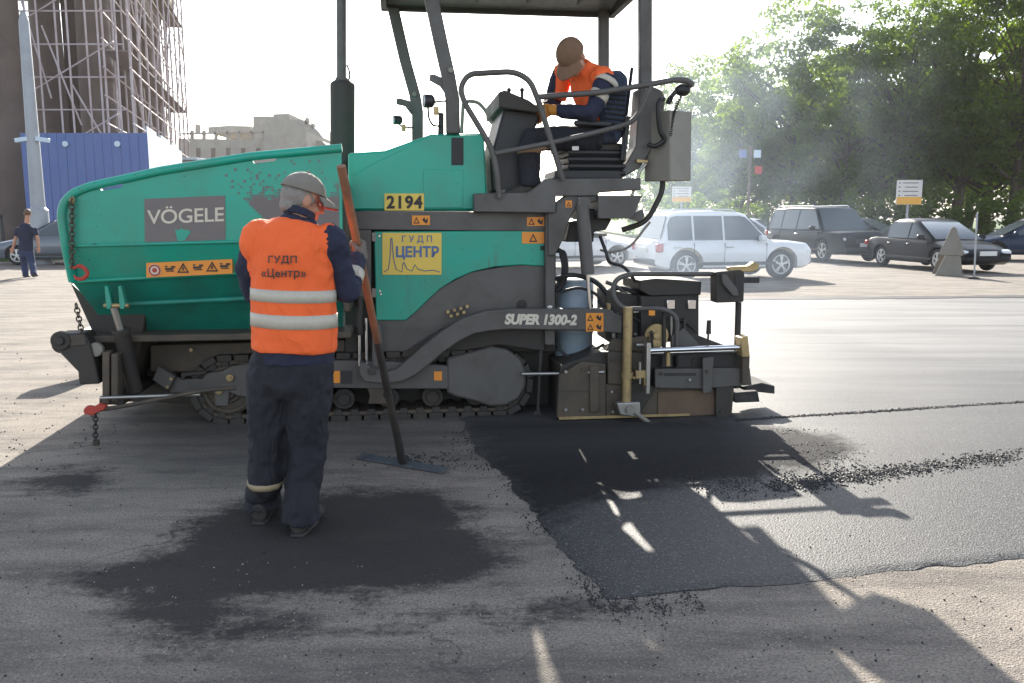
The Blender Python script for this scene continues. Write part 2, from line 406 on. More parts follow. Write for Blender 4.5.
base = mixc(nt, mth(nt, 'MULTIPLY', st, 0.86), base, stc)
nt.links.new(base, b.inputs['Base Color'])
nt.links.new(mth(nt, 'SUBTRACT', 0.36, mth(nt, 'MULTIPLY', st, 0.28)), b.inputs['Specular IOR Level'])
rr = N(nt, 'ShaderNodeMapRange'); rr.inputs['To Min'].default_value = 0.9; rr.inputs['To Max'].default_value = 0.75
nt.links.new(st, rr.inputs[0]); nt.links.new(rr.outputs[0], b.inputs['Roughness'])
h = mth(nt, 'ADD', mth(nt, 'MULTIPLY', n2, 1.2), mth(nt, 'ADD', mth(nt, 'MULTIPLY', n3, 0.5), mth(nt, 'MULTIPLY', vor.outputs['Distance'], 0.8)))
bump(nt, b, h, 0.75, 0.007)
M['old_road'] = m
def ground_attrs(P):
    s = np.maximum(np.maximum(poly_sd(P, STAIN1), poly_sd(P, STAIN2)), poly_sd(P, STAIN3) - 0.02)
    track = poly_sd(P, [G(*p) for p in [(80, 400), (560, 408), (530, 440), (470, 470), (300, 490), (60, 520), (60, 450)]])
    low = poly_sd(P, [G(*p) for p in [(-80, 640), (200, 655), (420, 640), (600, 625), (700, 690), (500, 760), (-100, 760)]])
    return {'stain': np.clip(s, -1, 1), 'dark_zone': np.clip(np.maximum(track - 0.25, low - 0.15), -1, 1)}
grid_object('ground', axis(-4.6, 3.4, 0.035, -900, 900, 1.18), axis(2.2, 8.0, 0.035, -60, 2500, 1.18),
            lambda P: np.zeros(len(P)), ground_attrs, m)

# fresh asphalt: one rolled sheet, ragged along its edges, coarse and loose behind the screed
m, nt, b = new_mat('fresh_asphalt'); co = coords(nt); cl = coords(nt, scale=(0.12, 1, 1), rot=(0, 0, -LANE))
n1 = nz(nt, co, 0.8, 5); n2 = nz(nt, co, 30, 5, 0.7); n3 = nz(nt, co, 150, 3, 0.7); ns = nz(nt, cl, 2.2, 6, 0.65, 0.3)
vor = N(nt, 'ShaderNodeTexVoronoi', Scale=105.0); nt.links.new(co, vor.inputs['Vector'])
loose = edge(nt, attr(nt, 'loose'), [(nz(nt, co, 4, 5, 0.7), 0.5), (n2, 0.3)], -0.08, 0.12)
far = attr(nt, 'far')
c = mixc(nt, n2, (0.014, 0.0145, 0.017), (0.058, 0.058, 0.06))
c = mixc(nt, ramp(nt, vor.outputs['Color'], [(0.66, 0), (0.9, 0.8)]).outputs[0], c, (0.21, 0.205, 0.20))
c = mixc(nt, ramp(nt, vor.outputs['Distance'], [(.38, 0), (.62, .85)]).outputs[0], c, (0.008, 0.008, 0.009))
c = mixc(nt, loose, c, mixc(nt, n2, (0.011, 0.011, 0.013), (0.034, 0.033, 0.034)))
pale_sheen = mth(nt, 'MULTIPLY', far, ramp(nt, ns, [(0.3, 0.25), (0.75, 1.0)]).outputs[0])  # farther lanes painted paler: backlit sheen in the colour, besides paler rolled asphalt
c = mixc(nt, pale_sheen, c, (0.24, 0.232, 0.222))
nt.links.new(c, b.inputs['Base Color'])
r1 = N(nt, 'ShaderNodeMapRange'); r1.inputs['To Min'].default_value = 0.55; r1.inputs['To Max'].default_value = 0.82
nt.links.new(mth(nt, 'ADD', mth(nt, 'MULTIPLY', vor.outputs['Color'], 0.6), mth(nt, 'MULTIPLY', loose, 0.4)), r1.inputs[0]); nt.links.new(r1.outputs[0], b.inputs['Roughness'])
nt.links.new(mth(nt, 'SUBTRACT', 0.6, mth(nt, 'MULTIPLY', loose, 0.5)), b.inputs['Specular IOR Level'])
h = mth(nt, 'ADD', mth(nt, 'MULTIPLY', vor.outputs['Distance'], mth(nt, 'ADD', 0.9, mth(nt, 'MULTIPLY', loose, 1.6))), mth(nt, 'ADD', mth(nt, 'MULTIPLY', n3, 0.7), mth(nt, 'MULTIPLY', ns, 0.6)))
bump(nt, b, h, 0.7, 0.0035)
M['fresh'] = m
P3 = G(606, 600); LD = Vector((math.cos(LANE), math.sin(LANE), 0)); LN = Vector((-math.sin(LANE), math.cos(LANE), 0))
lead = [(0, G(*p)) for p in ((606, 600), (582, 574), (562, 549), (528, 508), (512, 483), (478, 454), (462, 419))]
def st_of(p): q = Vector((p[0], p[1], 0)) - Vector((P3.x, P3.y, 0)); return q.dot(LD), q.dot(LN)
lead_st = sorted([(st_of(p)[1], st_of(p)[0]) for _, p in lead]) + [(5.0, 0.6), (14.5, 1.5)]
def s_start(t):
    return float(np.interp(t, [a for a, _ in lead_st], [q for _, q in lead_st]))
ts = list(np.arange(0, 3.8, 0.03)) + list(np.arange(3.8, 16.5, 0.15))
verts, faces, lo_, fa_ = [], [], [], []
LOOSE = [G(*p) for p in [(455, 412), (740, 424), (835, 436), (862, 452), (820, 470), (740, 484), (680, 488), (630, 500), (590, 506), (560, 524), (530, 520), (500, 480)]]
ss = list(np.arange(0, 6.0, 0.045)); stp = 0.05
while ss[-1] < 120: stp *= 1.12; ss.append(ss[-1] + stp)
pts = []
for i, t in enumerate(ts):
    s0 = s_start(t) + 0.05 * (noise.noise((t * 3.1, 0, 3)) + 0.6 * noise.noise((t * 11, 1, 3)))
    for j, s in enumerate(ss):
        tt = t
        S = s0 + s
        if i == 0: tt = 0.05 * noise.noise((S * 1.7, 4, 0)) + 0.025 * noise.noise((S * 8, 4, 2))
        e = min(1.0, s / 0.06, (t + 0.0) / 0.05 if i else 0)
        z = 0.003 + 0.009 * e + 0.004 * noise.noise((S * 1.3, t * 1.3, 0))
        if e < 1: z += 0.004 * noise.noise((S * 30, t * 30, 5))
        p = Vector((P3.x, P3.y, 0)) + LD * S + LN * tt; p.y = min(p.y, 16.0 + .062 * p.x); p.z = max(z, -0.004 if e == 0 else 0.003); pts.append(p)
n = len(ss)
for i in range(len(ts) - 1):
    for j in range(n - 1): faces.append((i * n + j, i * n + j + 1, (i + 1) * n + j + 1, (i + 1) * n + j))
me = bpy.data.meshes.new('fresh_asphalt_road'); me.from_pydata([p[:] for p in pts], [], faces)
A2 = np.array([(p.x, p.y) for p in pts])
a = me.attributes.new('loose', 'FLOAT', 'POINT'); a.data.foreach_set('value', np.clip(poly_sd(A2, LOOSE), -1, 1).astype(np.float32))
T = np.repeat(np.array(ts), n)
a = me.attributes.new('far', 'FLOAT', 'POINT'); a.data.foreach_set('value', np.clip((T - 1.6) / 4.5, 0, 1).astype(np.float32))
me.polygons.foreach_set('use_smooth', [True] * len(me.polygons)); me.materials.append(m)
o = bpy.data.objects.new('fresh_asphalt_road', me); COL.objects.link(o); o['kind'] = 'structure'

# thin dark strip across the ground where the fresh sheet ends
strip_mat = plain('dark_strip', (0.03, 0.03, 0.033), 0.6)
def strip(name, a, b, w, z, mat, kind='structure', n=60):
    mb = MB(); a, b = Vector(a), Vector(b); d = (b - a).normalized(); sd = Vector((-d.y, d.x, 0)); prev = None
    for i in range(n + 1):
        p = a.lerp(b, i / n); k = w * (1 + 0.35 * noise.noise((i * 0.7, w, 1)))
        q = (mb.bm.verts.new((p.x - sd.x * k / 2, p.y - sd.y * k / 2, z)), mb.bm.verts.new((p.x + sd.x * k / 2, p.y + sd.y * k / 2, z)))
        if prev: mb.face([prev[0], q[0], q[1], prev[1]])
        prev = q
    o = mb.build(name, mat); o['kind'] = kind; return o
strip('road_strip', G(640, 300.5), G(1100, 296.5), 0.45, 0.019, strip_mat)

# loose crumbs
def crumbs(name, spots, mat):
    mb = MB()
    base = [Vector(v) for v in ((1, 0, 0), (-1, 0, 0), (0, 1, 0), (0, -1, 0), (0, 0, 1), (0, 0, -1), (.6, .6, .5), (-.6, .5, .6), (.5, -.6, .6), (-.5, -.6, .5))]
    fs = ((0, 6, 8), (0, 2, 6), (2, 7, 6), (2, 1, 7), (1, 9, 7), (1, 3, 9), (3, 8, 9), (3, 0, 8), (4, 8, 6), (4, 6, 7), (4, 7, 9), (4, 9, 8), (5, 2, 0), (5, 1, 2), (5, 3, 1), (5, 0, 3))
    for x, y, z, r in spots:
        e = Euler((random.uniform(0, 6), random.uniform(0, 6), random.uniform(0, 6))).to_matrix()
        sc = Vector((random.uniform(.7, 1.3), random.uniform(.7, 1.3), random.uniform(.6, 1)))
        v = [mb.bm.verts.new(Vector((x, y, z + r * 0.35)) + e @ Vector((p.x * sc.x, p.y * sc.y, p.z * sc.z)) * r) for p in base]
        for f in fs: mb.face([v[i] for i in f])
    o = mb.build(name, mat, smooth=0); o['kind'] = 'stuff'; return o
def along(a, b, n, spread, r0, r1, z, clump=2.5, gaps=True):
    out = []; a, b = Vector(a), Vector(b); d = (b - a).normalized(); sd = Vector((-d.y, d.x, 0))
    for _ in range(n):
        t = random.random(); p = a.lerp(b, t)
        if gaps and noise.noise((t * 9, spread, clump)) < random.uniform(-0.6, 0.3): continue
        p = p + sd * random.gauss(0, spread); out.append((p.x, p.y, z, random.uniform(r0, r1) * random.choice((0.6, 0.8, 1, 1))))
    return out
dark_crumb = plain('asphalt_crumb', (0.026, 0.025, 0.026), 0.6, 0, 0.4, 60)
sp = along(G(735, 422), G(1060, 401), 4200, 0.014, 0.004, 0.010, 0.010, 2.5, False)
sp += along(G(770, 490), G(1060, 451), 6500, 0.06, 0.003, 0.010, 0.010, 7.1)
sp += along(G(690, 487), G(860, 478), 1700, 0.12, 0.003, 0.008, 0.010)
sp += along(G(850, 470), G(800, 430), 900, 0.14, 0.003, 0.007, 0.010)
sp += along(G(500, 456), G(606, 600), 1500, 0.06, 0.002, 0.007, 0.004)
sp += along(G(470, 430), G(500, 470), 900, 0.10, 0.002, 0.007, 0.002)
sp += along(G(590, 604), G(700, 600), 900, 0.09, 0.002, 0.006, 0.001)
for _ in range(500):
    u = random.uniform(0, 1024); v = random.uniform(430, 680); p = G(u, v); sp.append((p.x, p.y, 0.0, random.uniform(0.002, 0.006)))
for _ in range(260):
    u = random.uniform(700, 1024); v = random.uniform(330, 560); p = G(u, v); sp.append((p.x, p.y, 0.010, random.uniform(0.002, 0.005)))
for _ in range(140):
    u = random.uniform(0, 120); v = random.uniform(330, 470); p = G(u, v); sp.append((p.x, p.y, 0.0, random.uniform(0.003, 0.009)))
for _ in range(160):
    u = random.gauss(420, 26); v = random.gauss(460, 4); p = G(u, v); sp.append((p.x, p.y, 0.0, random.uniform(0.004, 0.010)))
crumbs('asphalt_crumbs', sp, dark_crumb)
pale = plain('pale_gravel', (0.36, 0.33, 0.29), 0.8, 0, 0.3, 60)
sp = []
for _ in range(420):
    u = random.uniform(-20, 1000); v = random.uniform(560, 690); p = G(u, v); sp.append((p.x, p.y, 0.0, random.uniform(0.0015, 0.0045)))
crumbs('gravel', sp, pale)
# ------------------------------------------------------------------ background: buildings, hoardings, verge, trees
M['granite'] = painted('dark_granite', (0.15, 0.108, 0.09), (0.08, 0.062, 0.056), .5, .6, sc=.8)
M['stone'] = painted('pale_stone', (0.36, 0.33, 0.29), (0.2, 0.18, 0.16), .5, .8, sc=.5)
M['scaff'] = painted('scaffold_tube', (0.52, 0.46, 0.48), (0.36, 0.22, 0.19), .6, .5, sc=1.5)
M['blue_board'] = painted('blue_board', (0.105, 0.155, 0.37), (0.17, 0.205, 0.36), .4, .6, sc=.8)
M['white_board'] = painted('white_board', (0.58, 0.70, 0.80), (0.42, 0.52, 0.6), .4, .6, sc=.8)
M['galv'] = painted('galvanised', (0.36, 0.38, 0.41), (0.24, 0.25, 0.27), .4, .5, metal=.3, sc=2)
SD = Vector((-0.267, 1, 0)).normalized()                        # the side of the portico runs away along this
C0 = Vector((AT(113, 100, 42).x, 42, 0))
bld = empty('columned_building', C0, 0, 'dark granite colonnade of a large stone building half hidden by scaffolding and a blue hoarding', 'building')
def world_child(o, p): o.matrix_parent_inverse = Matrix.Translation(-Vector(p.location)); return o
def column(c, r, h):
    mb = MB(); c = Vector(c) - C0
    mb.tube([c, c + Vector((0, 0, .5)), c + Vector((0, 0, .5)), c + Vector((0, 0, .9)), c + Vector((0, 0, 1.1)), c + Vector((0, 0, h * .4)), c + Vector((0, 0, h - 1.6))], [r * 1.35, r * 1.35, r * 1.2, r * 1.22, r, r, r * .86], 40)
    o = mb.build('column', 'granite', bld)
    MB().tube([c + Vector((0, 0, h - 1.6)), c + Vector((0, 0, h - 1.3)), c + Vector((0, 0, h - .3)), c + Vector((0, 0, h))], [r * .9, r * .95, r * 1.25, r * 1.35], 24).build('capital', 'stone', o)
HC = 17.0
column((AT(0, 100, 40).x, 40, 0), 1.12, HC)
column((AT(51, 100, 45).x, 45, 0), .78, HC); column((AT(98, 100, 43.5).x, 43.5, 0), .82, HC)
for k in range(5): p = C0 + SD * (5.5 + k * 5) + Vector((-1.6, 0, 0)); column((p.x, p.y, 0), .85, HC)
mb = MB(); q = SD * 28; nrm = Vector((-SD.y, SD.x, 0))
a = Vector((-1.0, 5, 0)) + nrm * 2.2
mb.poly_prism([a, a + SD * 21, a + SD * 21 + nrm * 2.0, a + nrm * 1.2], (0, 0, HC)).build('inner_wall', 'granite', bld)
mb = MB()
mb.poly_prism([Vector((.6, -1, HC)), Vector((.6, -1, HC)) + SD * 27.5, Vector((.6, -1, HC)) + SD * 27.5 + nrm * 14, Vector((-12, -1, HC))], (0, 0, 1.8))
mb.poly_prism([Vector((1.3, -1.6, HC + 1.8)), Vector((1.3, -1.6, HC + 1.8)) + SD * 28.8, Vector((.6, -1, HC + 1.8)) + SD * 28.8 + nrm * 14, Vector((-12, -1.6, HC + 1.8))], (0, 0, .9))
mb.build('entablature', 'stone', bld, .08)
MB().poly_prism([Vector((.2, -2, 0)), Vector((.2, -2, 0)) + SD * 27, Vector((.2, -2, 0)) + SD * 27 + nrm * 14, Vector((-13, -2, 0))], (0, 0, 1.5)).build('plinth', 'granite', bld)
# scaffolding
sc0 = C0 + Vector((1.6, -1.5, 0))
scf = empty('scaffolding', sc0, 0, 'tall tube scaffolding with many rusty pink and white poles around the dark columns', 'scaffold')
rng = random.Random(11)
def stube(name, a, b, r=.055): MB().cyl(a, b, r, seg=6).build(name, 'scaff', scf)
ups = []
for k in range(10):
    for off in (0, 1.1):
        b = SD * (k * 2.7) + nrm * off; stube('upright', b, b + Vector((0, 0, 19)), .05 if off else .062)
for lv in range(14):
    z = 2 + lv * 1.25
    for off in (0, 1.1): stube('ledger', nrm * off + Vector((0, 0, z)) - SD * .3, nrm * off + SD * 25 + Vector((0, 0, z)), .045)
for k in list(range(9)) * 2:
    z = 3 + rng.uniform(0, 12); stube('brace', SD * (k * 2.7) + Vector((0, 0, z)), SD * (k * 2.7 + 2.7) + Vector((0, 0, z + (3.4 if k % 2 else -2.2))), .04)
for k in range(9):
    b = Vector((-.5 - k * .68, -.2 - .3 * (k % 2), 0)); stube('upright', b, b + Vector((0, 0, 19)), .045)
for lv in range(10):
    z = 3.5 + lv * 1.45; stube('ledger', Vector((-.2, -.2, z)), Vector((-6.5, -.2, z)), .04)
for k in range(4): stube('brace', Vector((-1 - k * 1.3, -.3, 4.5 + k * 1.2)), Vector((-2.6 - k * 1.2, -.3, 7.5 + k * 2.6)), .04); stube('brace', Vector((-4.5, -.3, 4 + k * 3.2)), Vector((-.6, -.3, 6.2 + k * 3.2)), .035)
for lv in range(2):
    z = 9 + lv * 6.0
    MB().poly_prism([SD * 0 + Vector((0, 0, z)), SD * 24.5 + Vector((0, 0, z)), SD * 24.5 + nrm * 1.1 + Vector((0, 0, z)), nrm * 1.1 + Vector((0, 0, z))], (0, 0, .06)).build('deck_board', plain('deck_board', (.22, .19, .18), .8), scf)
# hoardings
YHO = 36.0; zt = AT(80, 133, YHO).z
xa_, xb_ = AT(24, 180, YHO).x, AT(150, 180, YHO).x
hb = empty('blue_hoarding', ((xa_ + xb_) / 2, YHO, 0), 0, 'tall plain blue site hoarding in front of the columns', 'hoarding')
w = xb_ - xa_; nb = 14
for i in range(nb):
    MB().box((-w / 2 + w * (i + .5) / nb, .004 * (i % 2), zt / 2), (w / nb - .015, .05, zt)).build('board', 'blue_board', hb, .006)
for i in range(4):
    MB().box((-w / 2 + w * (i + .5) / 4, .1, zt / 2), (.12, .12, zt - .1)).build('post', 'galv', hb, .01)
for u in (66, 118): MB().cyl((AT(u, 140, YHO).x - hb.location.x, -.05, zt - .45), (AT(u, 140, YHO).x - hb.location.x, -.12, zt - .45), .12, seg=16).build('lamp', 'white_board', hb, .01)
wh = empty('white_hoarding', (xb_, YHO, 0), 0, 'white corrugated site hoarding running back from the end of the blue one', 'hoarding')
zw = AT(150, 126, YHO).z
for i in range(9):
    a = SD * (i * 1.4 + .05)
    MB().poly_prism([a, a + SD * 1.36, a + SD * 1.36 + nrm * .05, a + nrm * .05], (0, 0, zw - .15 * (i % 3 == 2))).build('board', 'white_board', wh, .006)
bt = AT(190, 150, 52)
bth = empty('site_booth', (bt.x, 52, 0), 0, 'small grey site booth at the end of the white hoarding', 'booth')
MB().box((0, 0, 2.4), (1.3, 2, 4.8)).build('booth_wall', 'galv', bth, .03); MB().box((0, 0, 4.88), (1.6, 2.3, .14)).build('booth_roof', 'white_board', bth, .02); MB().box((-.2, -1.01, 3.6), (.6, .04, 1.2)).build('booth_window', 'ink', bth)
# camera mast and street lantern
YP = 28.0; p0 = G(39, 262); p0 = Vector((AT(40, 230, YP).x, YP, 0)); ptop = AT(23, 12, YP)
ms = empty('camera_mast', p0, 0, 'pale grey tapering steel mast with small cameras beside the blue hoarding', 'mast')
MB().tube([(0, 0, .0), (0, 0, .1), (0, 0, 1.75), (0, 0, 1.85), (ptop.x - p0.x, 0, ptop.z - .3), (ptop.x - p0.x, 0, ptop.z)], [.36, .3, .3, .22, .15, .08], 20).build('mast_pole', 'galv', ms)
zz = AT(33, 140, YP).z; xx = AT(34, 140, YP).x - p0.x
for s in (-1, 1): c = Vector((xx + s * .33, -.1, zz)); o = MB().box(c, (.42, .16, .14), Euler((0, R(8 * s), 0))).build('surveillance_camera', 'white_board', ms, .02); MB().cyl((xx, -.05, zz + .12), c, .03, seg=8).build('camera_arm', 'galv', o)
ln = AT(71, 72, 52); lb = empty('street_lantern', (ln.x, 52, 0), 0, 'old fashioned black street lantern seen between two dark columns', 'street lamp')
MB().tube([(0, 0, 0), (0, 0, 1), (0, 0, 1.1), (0, 0, ln.z - .6)], [.2, .16, .09, .06], 12).build('lantern_post', 'black', lb)
MB().tube([(0, 0, ln.z - .6), (0, 0, ln.z - .5), (0, 0, ln.z + .3)], [.08, .2, .36], 6).build('lantern_glass', 'glass_lens', lb)
MB().tube([(0, 0, ln.z + .3), (0, 0, ln.z + .36), (0, 0, ln.z + .7), (0, 0, ln.z + .95)], [.42, .42, .16, .03], 6).build('lantern_cap', 'black', lb)
MB().bar((-.5, 0, ln.z - .9), (.5, 0, ln.z - .9), .05, .05).build('ladder_bar', 'black', lb)
# far terraces beyond the square
def far_block(name, px, Y, depth, mat, label, cat, parent=None):
    mb = MB(); mb.poly_prism([AT(u, v, Y) for u, v in px], (0, depth, 0)); o = mb.build(name, mat, parent); 
    return setp(o, label, cat) if parent is None else o
YF = 150
tr = empty('terrace_building', AT(262, 215, YF), 0, 'pale low terraced building with a rooftop balustrade beyond the hoardings', 'building'); tr.location.z = 0
def fb(name, px, Y, d, mat): o = far_block(name, px, Y, d, mat, None, None, tr); o.matrix_parent_inverse = Matrix.Translation(-tr.location); return o
fb('front_wall', [(178, 226), (178, 138.5), (264, 139.5), (264, 226)], YF, 20, 'stone')
fb('parapet', [(178, 133), (264, 131.5), (264, 132.8), (178, 134.2)], YF, 1, 'stone')
for i in range(7): fb('baluster', [(u, 139) if k in (0, 3) else (u, 130) for k, u in enumerate((190 + i * 12, 190 + i * 12, 192 + i * 12, 192 + i * 12))], YF, 1, 'stone')
fb('corner_block', [(264, 226), (264, 130), (306, 131), (306, 226)], YF - 2, 20, 'stone')
fb('upper_storey', [(253, 140), (253, 116), (273, 116.5), (273.5, 114), (289, 113.5), (289, 119.5), (305, 120), (318, 131), (326, 142), (326, 150)], YF + 14, 20, 'stone')
fb('side_wing', [(306, 226), (306, 140), (322, 141), (334, 152), (334, 226)], YF + 6, 20, 'stone')
for i in range(5): fb('window', rect(196 + i * 15, 148, 200 + i * 15, 160), YF - .1, .3, 'granite')
fb('chimney', [(305, 124), (305, 117.5), (307.5, 117.5), (307.5, 124)], YF + 14, 2, 'stone'); fb('chimney', [(311, 126), (311, 123), (313, 123), (313, 130)], YF + 14, 2, 'stone'); fb('chimney', [(195, 133), (195, 124), (197, 124), (197, 133)], YF + 20, 2, 'stone')
fb('roof_range', [(208, 133), (208, 127), (228, 125.5), (250, 126), (250, 133)], YF + 60, 20, 'stone')

# pavement and lawn under the trees
pave = plain('paving', (0.22, 0.21, 0.195), .85, 0, .3, 3); grassm = plain('lawn', (0.055, 0.10, 0.02), .9, 0, .5, 2, .5)
KB = [Vector((9.0, 40.5, 0)), Vector((80, 33, 0)), Vector((80, 36.5, 0)), Vector((9, 44, 0))]
o = MB().poly_prism(KB, (0, 0, .13)).build('pavement', pave, None, .02); o['kind'] = 'structure'
o = MB().poly_prism([Vector((9, 44.01, 0)), Vector((80, 36.51, 0)), Vector((180, 60, 0)), Vector((180, 260, 0)), Vector((5, 260, 0))], (0, 0, .16)).build('lawn', grassm); o['kind'] = 'structure'
o = MB().poly_prism([Vector((-60, 29.5, 0)), Vector((-16.2, 29.5, 0)), Vector((-16.6, 33.5, 0)), Vector((-60, 33.5, 0))], (0, 0, .14)).build('grass_verge', grassm, None, .02); o['kind'] = 'structure'

# trees
def leaf_mat(name, col, col2, trans):
    m = bpy.data.materials.new(name); m.use_nodes = True; nt = m.node_tree; nt.nodes.clear()
    co = coords(nt); n = nz(nt, co, .55, 4, .6); nf = nz(nt, co, 7, 2)
    g = nt.nodes.new('ShaderNodeNewGeometry')
    c = mixc(nt, mth(nt, 'ADD', mth(nt, 'MULTIPLY', n, .6), mth(nt, 'MULTIPLY', g.outputs['Random Per Island'], .4)), col, col2)
    d = nt.nodes.new('ShaderNodeBsdfDiffuse'); t = nt.nodes.new('ShaderNodeBsdfTranslucent'); gl = nt.nodes.new('ShaderNodeBsdfGlossy'); gl.inputs['Roughness'].default_value = .45; gl.inputs['Color'].default_value = (.5, .5, .5, 1)
    nt.links.new(mixc(nt, 1.0, c, (.40, .48, .42), 'MULTIPLY'), d.inputs[0]); nt.links.new(mixc(nt, 1.0, c, (2.0, 2.15, .72), 'MULTIPLY'), t.inputs[0])
    mx = nt.nodes.new('ShaderNodeMixShader'); mx.inputs[0].default_value = trans; nt.links.new(d.outputs[0], mx.inputs[1]); nt.links.new(t.outputs[0], mx.inputs[2])
    m2 = nt.nodes.new('ShaderNodeMixShader'); m2.inputs[0].default_value = .06; nt.links.new(mx.outputs[0], m2.inputs[1]); nt.links.new(gl.outputs[0], m2.inputs[2])
    o = nt.nodes.new('ShaderNodeOutputMaterial'); nt.links.new(m2.outputs[0], o.inputs[0]); return m
M['leaf'] = leaf_mat('foliage', (.045, .075, .010), (.16, .22, .022), .5)
M['leaf2'] = leaf_mat('foliage_light', (.06, .095, .012), (.19, .25, .028), .52)
M['bark'] = painted('bark', (0.085, 0.062, 0.04), (0.045, 0.035, 0.025), .6, .9, sc=3, bmp=.6)
def crown_mesh(name, seed, h, rad, base, clumps, per, leaf=.30, flat=.55):
    rg = random.Random(seed); V, Fc = [], []; cs = []
    limbs = MB(); lim_pts = []
    for i in range(clumps):
        for _ in range(40):
            x, y, z = rg.uniform(-1, 1), rg.uniform(-1, 1), rg.uniform(0, 1)
            rr = (x * x + y * y) ** .5; lim = (math.sin(math.pi * min(1, .12 + z * .86)) ** .6)
            if rr < lim and (rr > lim * .42 or rg.random() < .25): break
        cs.append((Vector((x * rad, y * rad, base + z * (h - base))), rg.uniform(.55, 1.25) * rad * .19))
    for c, r in cs:
        out = (c - Vector((0, 0, base + (h - base) * .35))).normalized()
        for _ in range(int(per * (r / (rad * .19)) ** 2)):
            d = Vector((rg.gauss(0, 1), rg.gauss(0, 1), rg.gauss(0, 1))).normalized()
            if d.dot(out) < -.5 and rg.random() < .7: continue
            p = c + Vector((d.x, d.y, d.z * flat)) * r * (rg.random() ** .35)
            nrm_ = (d * .5 + Vector((rg.gauss(0, .6), rg.gauss(0, .6), .5 + rg.gauss(0, .5)))).normalized()
            t = nrm_.orthogonal().normalized(); t = Matrix.Rotation(rg.uniform(0, 6.3), 3, nrm_) @ t; b = nrm_.cross(t)
            s = leaf * rg.uniform(.55, 1.25); k = len(V)
            V += [(p - t * s * .5)[:], (p + b * s * .3 + nrm_ * s * .08)[:], (p + t * s * .5)[:], (p - b * s * .3 + nrm_ * s * .05)[:]]
            Fc.append((k, k + 1, k + 2, k + 3))
    me = bpy.data.meshes.new(name); me.from_pydata(V, [], Fc); return me, cs
def trunk_mesh(name, seed, h, base, cs, r0):
    rg = random.Random(seed); mb = MB(); top = Vector((rg.uniform(-.4, .4), rg.uniform(-.4, .4), h * .72))
    st = [Vector((0, 0, -.1)), Vector((0, 0, .4)), Vector((.1, .05, base * .6)), Vector((-.05, .1, base)), Vector((.15, 0, (base + top.z) / 2)), top]
    mb.tube(spline(st, 5), list(np.interp(np.linspace(0, 1, 26), [0, .1, .45, .7, 1], [r0 * 1.35, r0, r0 * .8, r0 * .6, r0 * .15])), 12)
    for c, r in cs:
        if rg.random() > .2: continue
        z = max(base * .75, min(top.z * .95, c.z * rg.uniform(.55, .8))); a = Vector((.05, .05, z)); mid = a.lerp(c, .5) + Vector((0, 0, -.25 * rg.random() * r))
        k = r0 * .42 * (1 - z / (h * 1.1)); mb.tube(spline([a, mid, c], 4), list(np.linspace(k, k * .18, 9)), 6)
    return mb.mesh(name)
KINDS_T = []
for i, (sd, h, rad, base, nc, per) in enumerate([(1, 15, 4.6, 2.7, 185, 135), (2, 14, 5.2, 2.1, 195, 135), (3, 18, 5.6, 3.5, 225, 135)]):
    me, cs = crown_mesh('crown', sd, h, rad, base, nc, per)
    me.materials.append(M['leaf' if i != 1 else 'leaf2']); tm = trunk_mesh('trunk', sd, h, base, cs, .34 + .05 * i); tm.materials.append(M['bark']); KINDS_T.append((me, tm, h))
def tree(px, Y, topv, kind, rz, label, wide=1.0):
    me, tm, h = KINDS_T[kind]; X = (px - CX) / F * Y * 1.0; X = AT(px, 215, Y).x
    s = (AT(px, topv, Y).z) / h
    t = empty('tree', (X, Y, 0), rz, label, 'tree', 'trees along the far side of the square'); t.scale = (s * wide, s * wide, s)
    for n_, m_ in (('crown', me), ('trunk', tm)): o = bpy.data.objects.new(n_, m_); COL.objects.link(o); o.parent = t
TREES = [(655, 108, 98, 0, .5, 'distant hazy tree, leftmost of the row, behind the grey cabinet of the paver', .9),
         (688, 92, 60, 1, 2.1, 'hazy tree above the small sign left of the white SUV', .9),
         (722, 80, 50, 0, 4.0, 'hazy tree just left of the tall pale green one', .85),
         (742, 72, 110, 1, 1.0, 'low bushy tree behind the white SUV roof', 1.0),
         (792, 72, -4, 1, 3.0, 'tall pale green tree with a rounded top above the black SUV', .9),
         (842, 66, 4, 0, 5.2, 'tree with an airy top right of the tall pale green one', 1.0),
         (872, 74, 40, 1, .3, 'shadowed tree filling the gap behind the white and orange sign', 1.0),
         (900, 64, -12, 2, 1.2, 'tall tree directly above the white and orange sign', .9),
         (958, 62, -40, 2, 2.6, 'tall dark tree above the black sedan', .95),
         (1012, 60, -60, 2, 4.4, 'big dark tree with a thick leaning bough at the right', 1.0),
         (1075, 64, -50, 0, .9, 'tree at the far right whose crown leans into the picture', 1.0),
         (985, 76, 20, 1, 3.6, 'dim tree standing behind the big dark ones at the right', 1.2),
         (812, 84, 60, 0, 2.2, 'dim tree far behind the black SUV', 1.2),
         (700, 112, 120, 1, 4.2, 'faint tree far back in the smoke above the white SUV roof', 1.3), (765, 104, 105, 1, .2, 'faint far tree behind the blue and red street signs', 1.3),
         (838, 100, 95, 1, 1.9, 'dim far tree closing the gap above the small dark car', 1.3), (915, 98, 90, 1, 3.3, 'dim far tree seen under the boughs above the black sedan roof', 1.35),
         (968, 94, 80, 1, 5.0, 'dim far tree behind the trunk right of the black sedan', 1.35), (1040, 92, 70, 1, 2.5, 'dim far tree behind the big dark ones at the right edge', 1.35)]
for t in TREES: tree(*t)
lm, lcs = crown_mesh('leaves', 9, 3.4, 2.6, .1, 34, 90, .26, .8); lm.materials.append(M['leaf'])
lt = trunk_mesh('stems', 9, 3.0, .3, lcs, .06); lt.materials.append(M['bark'])
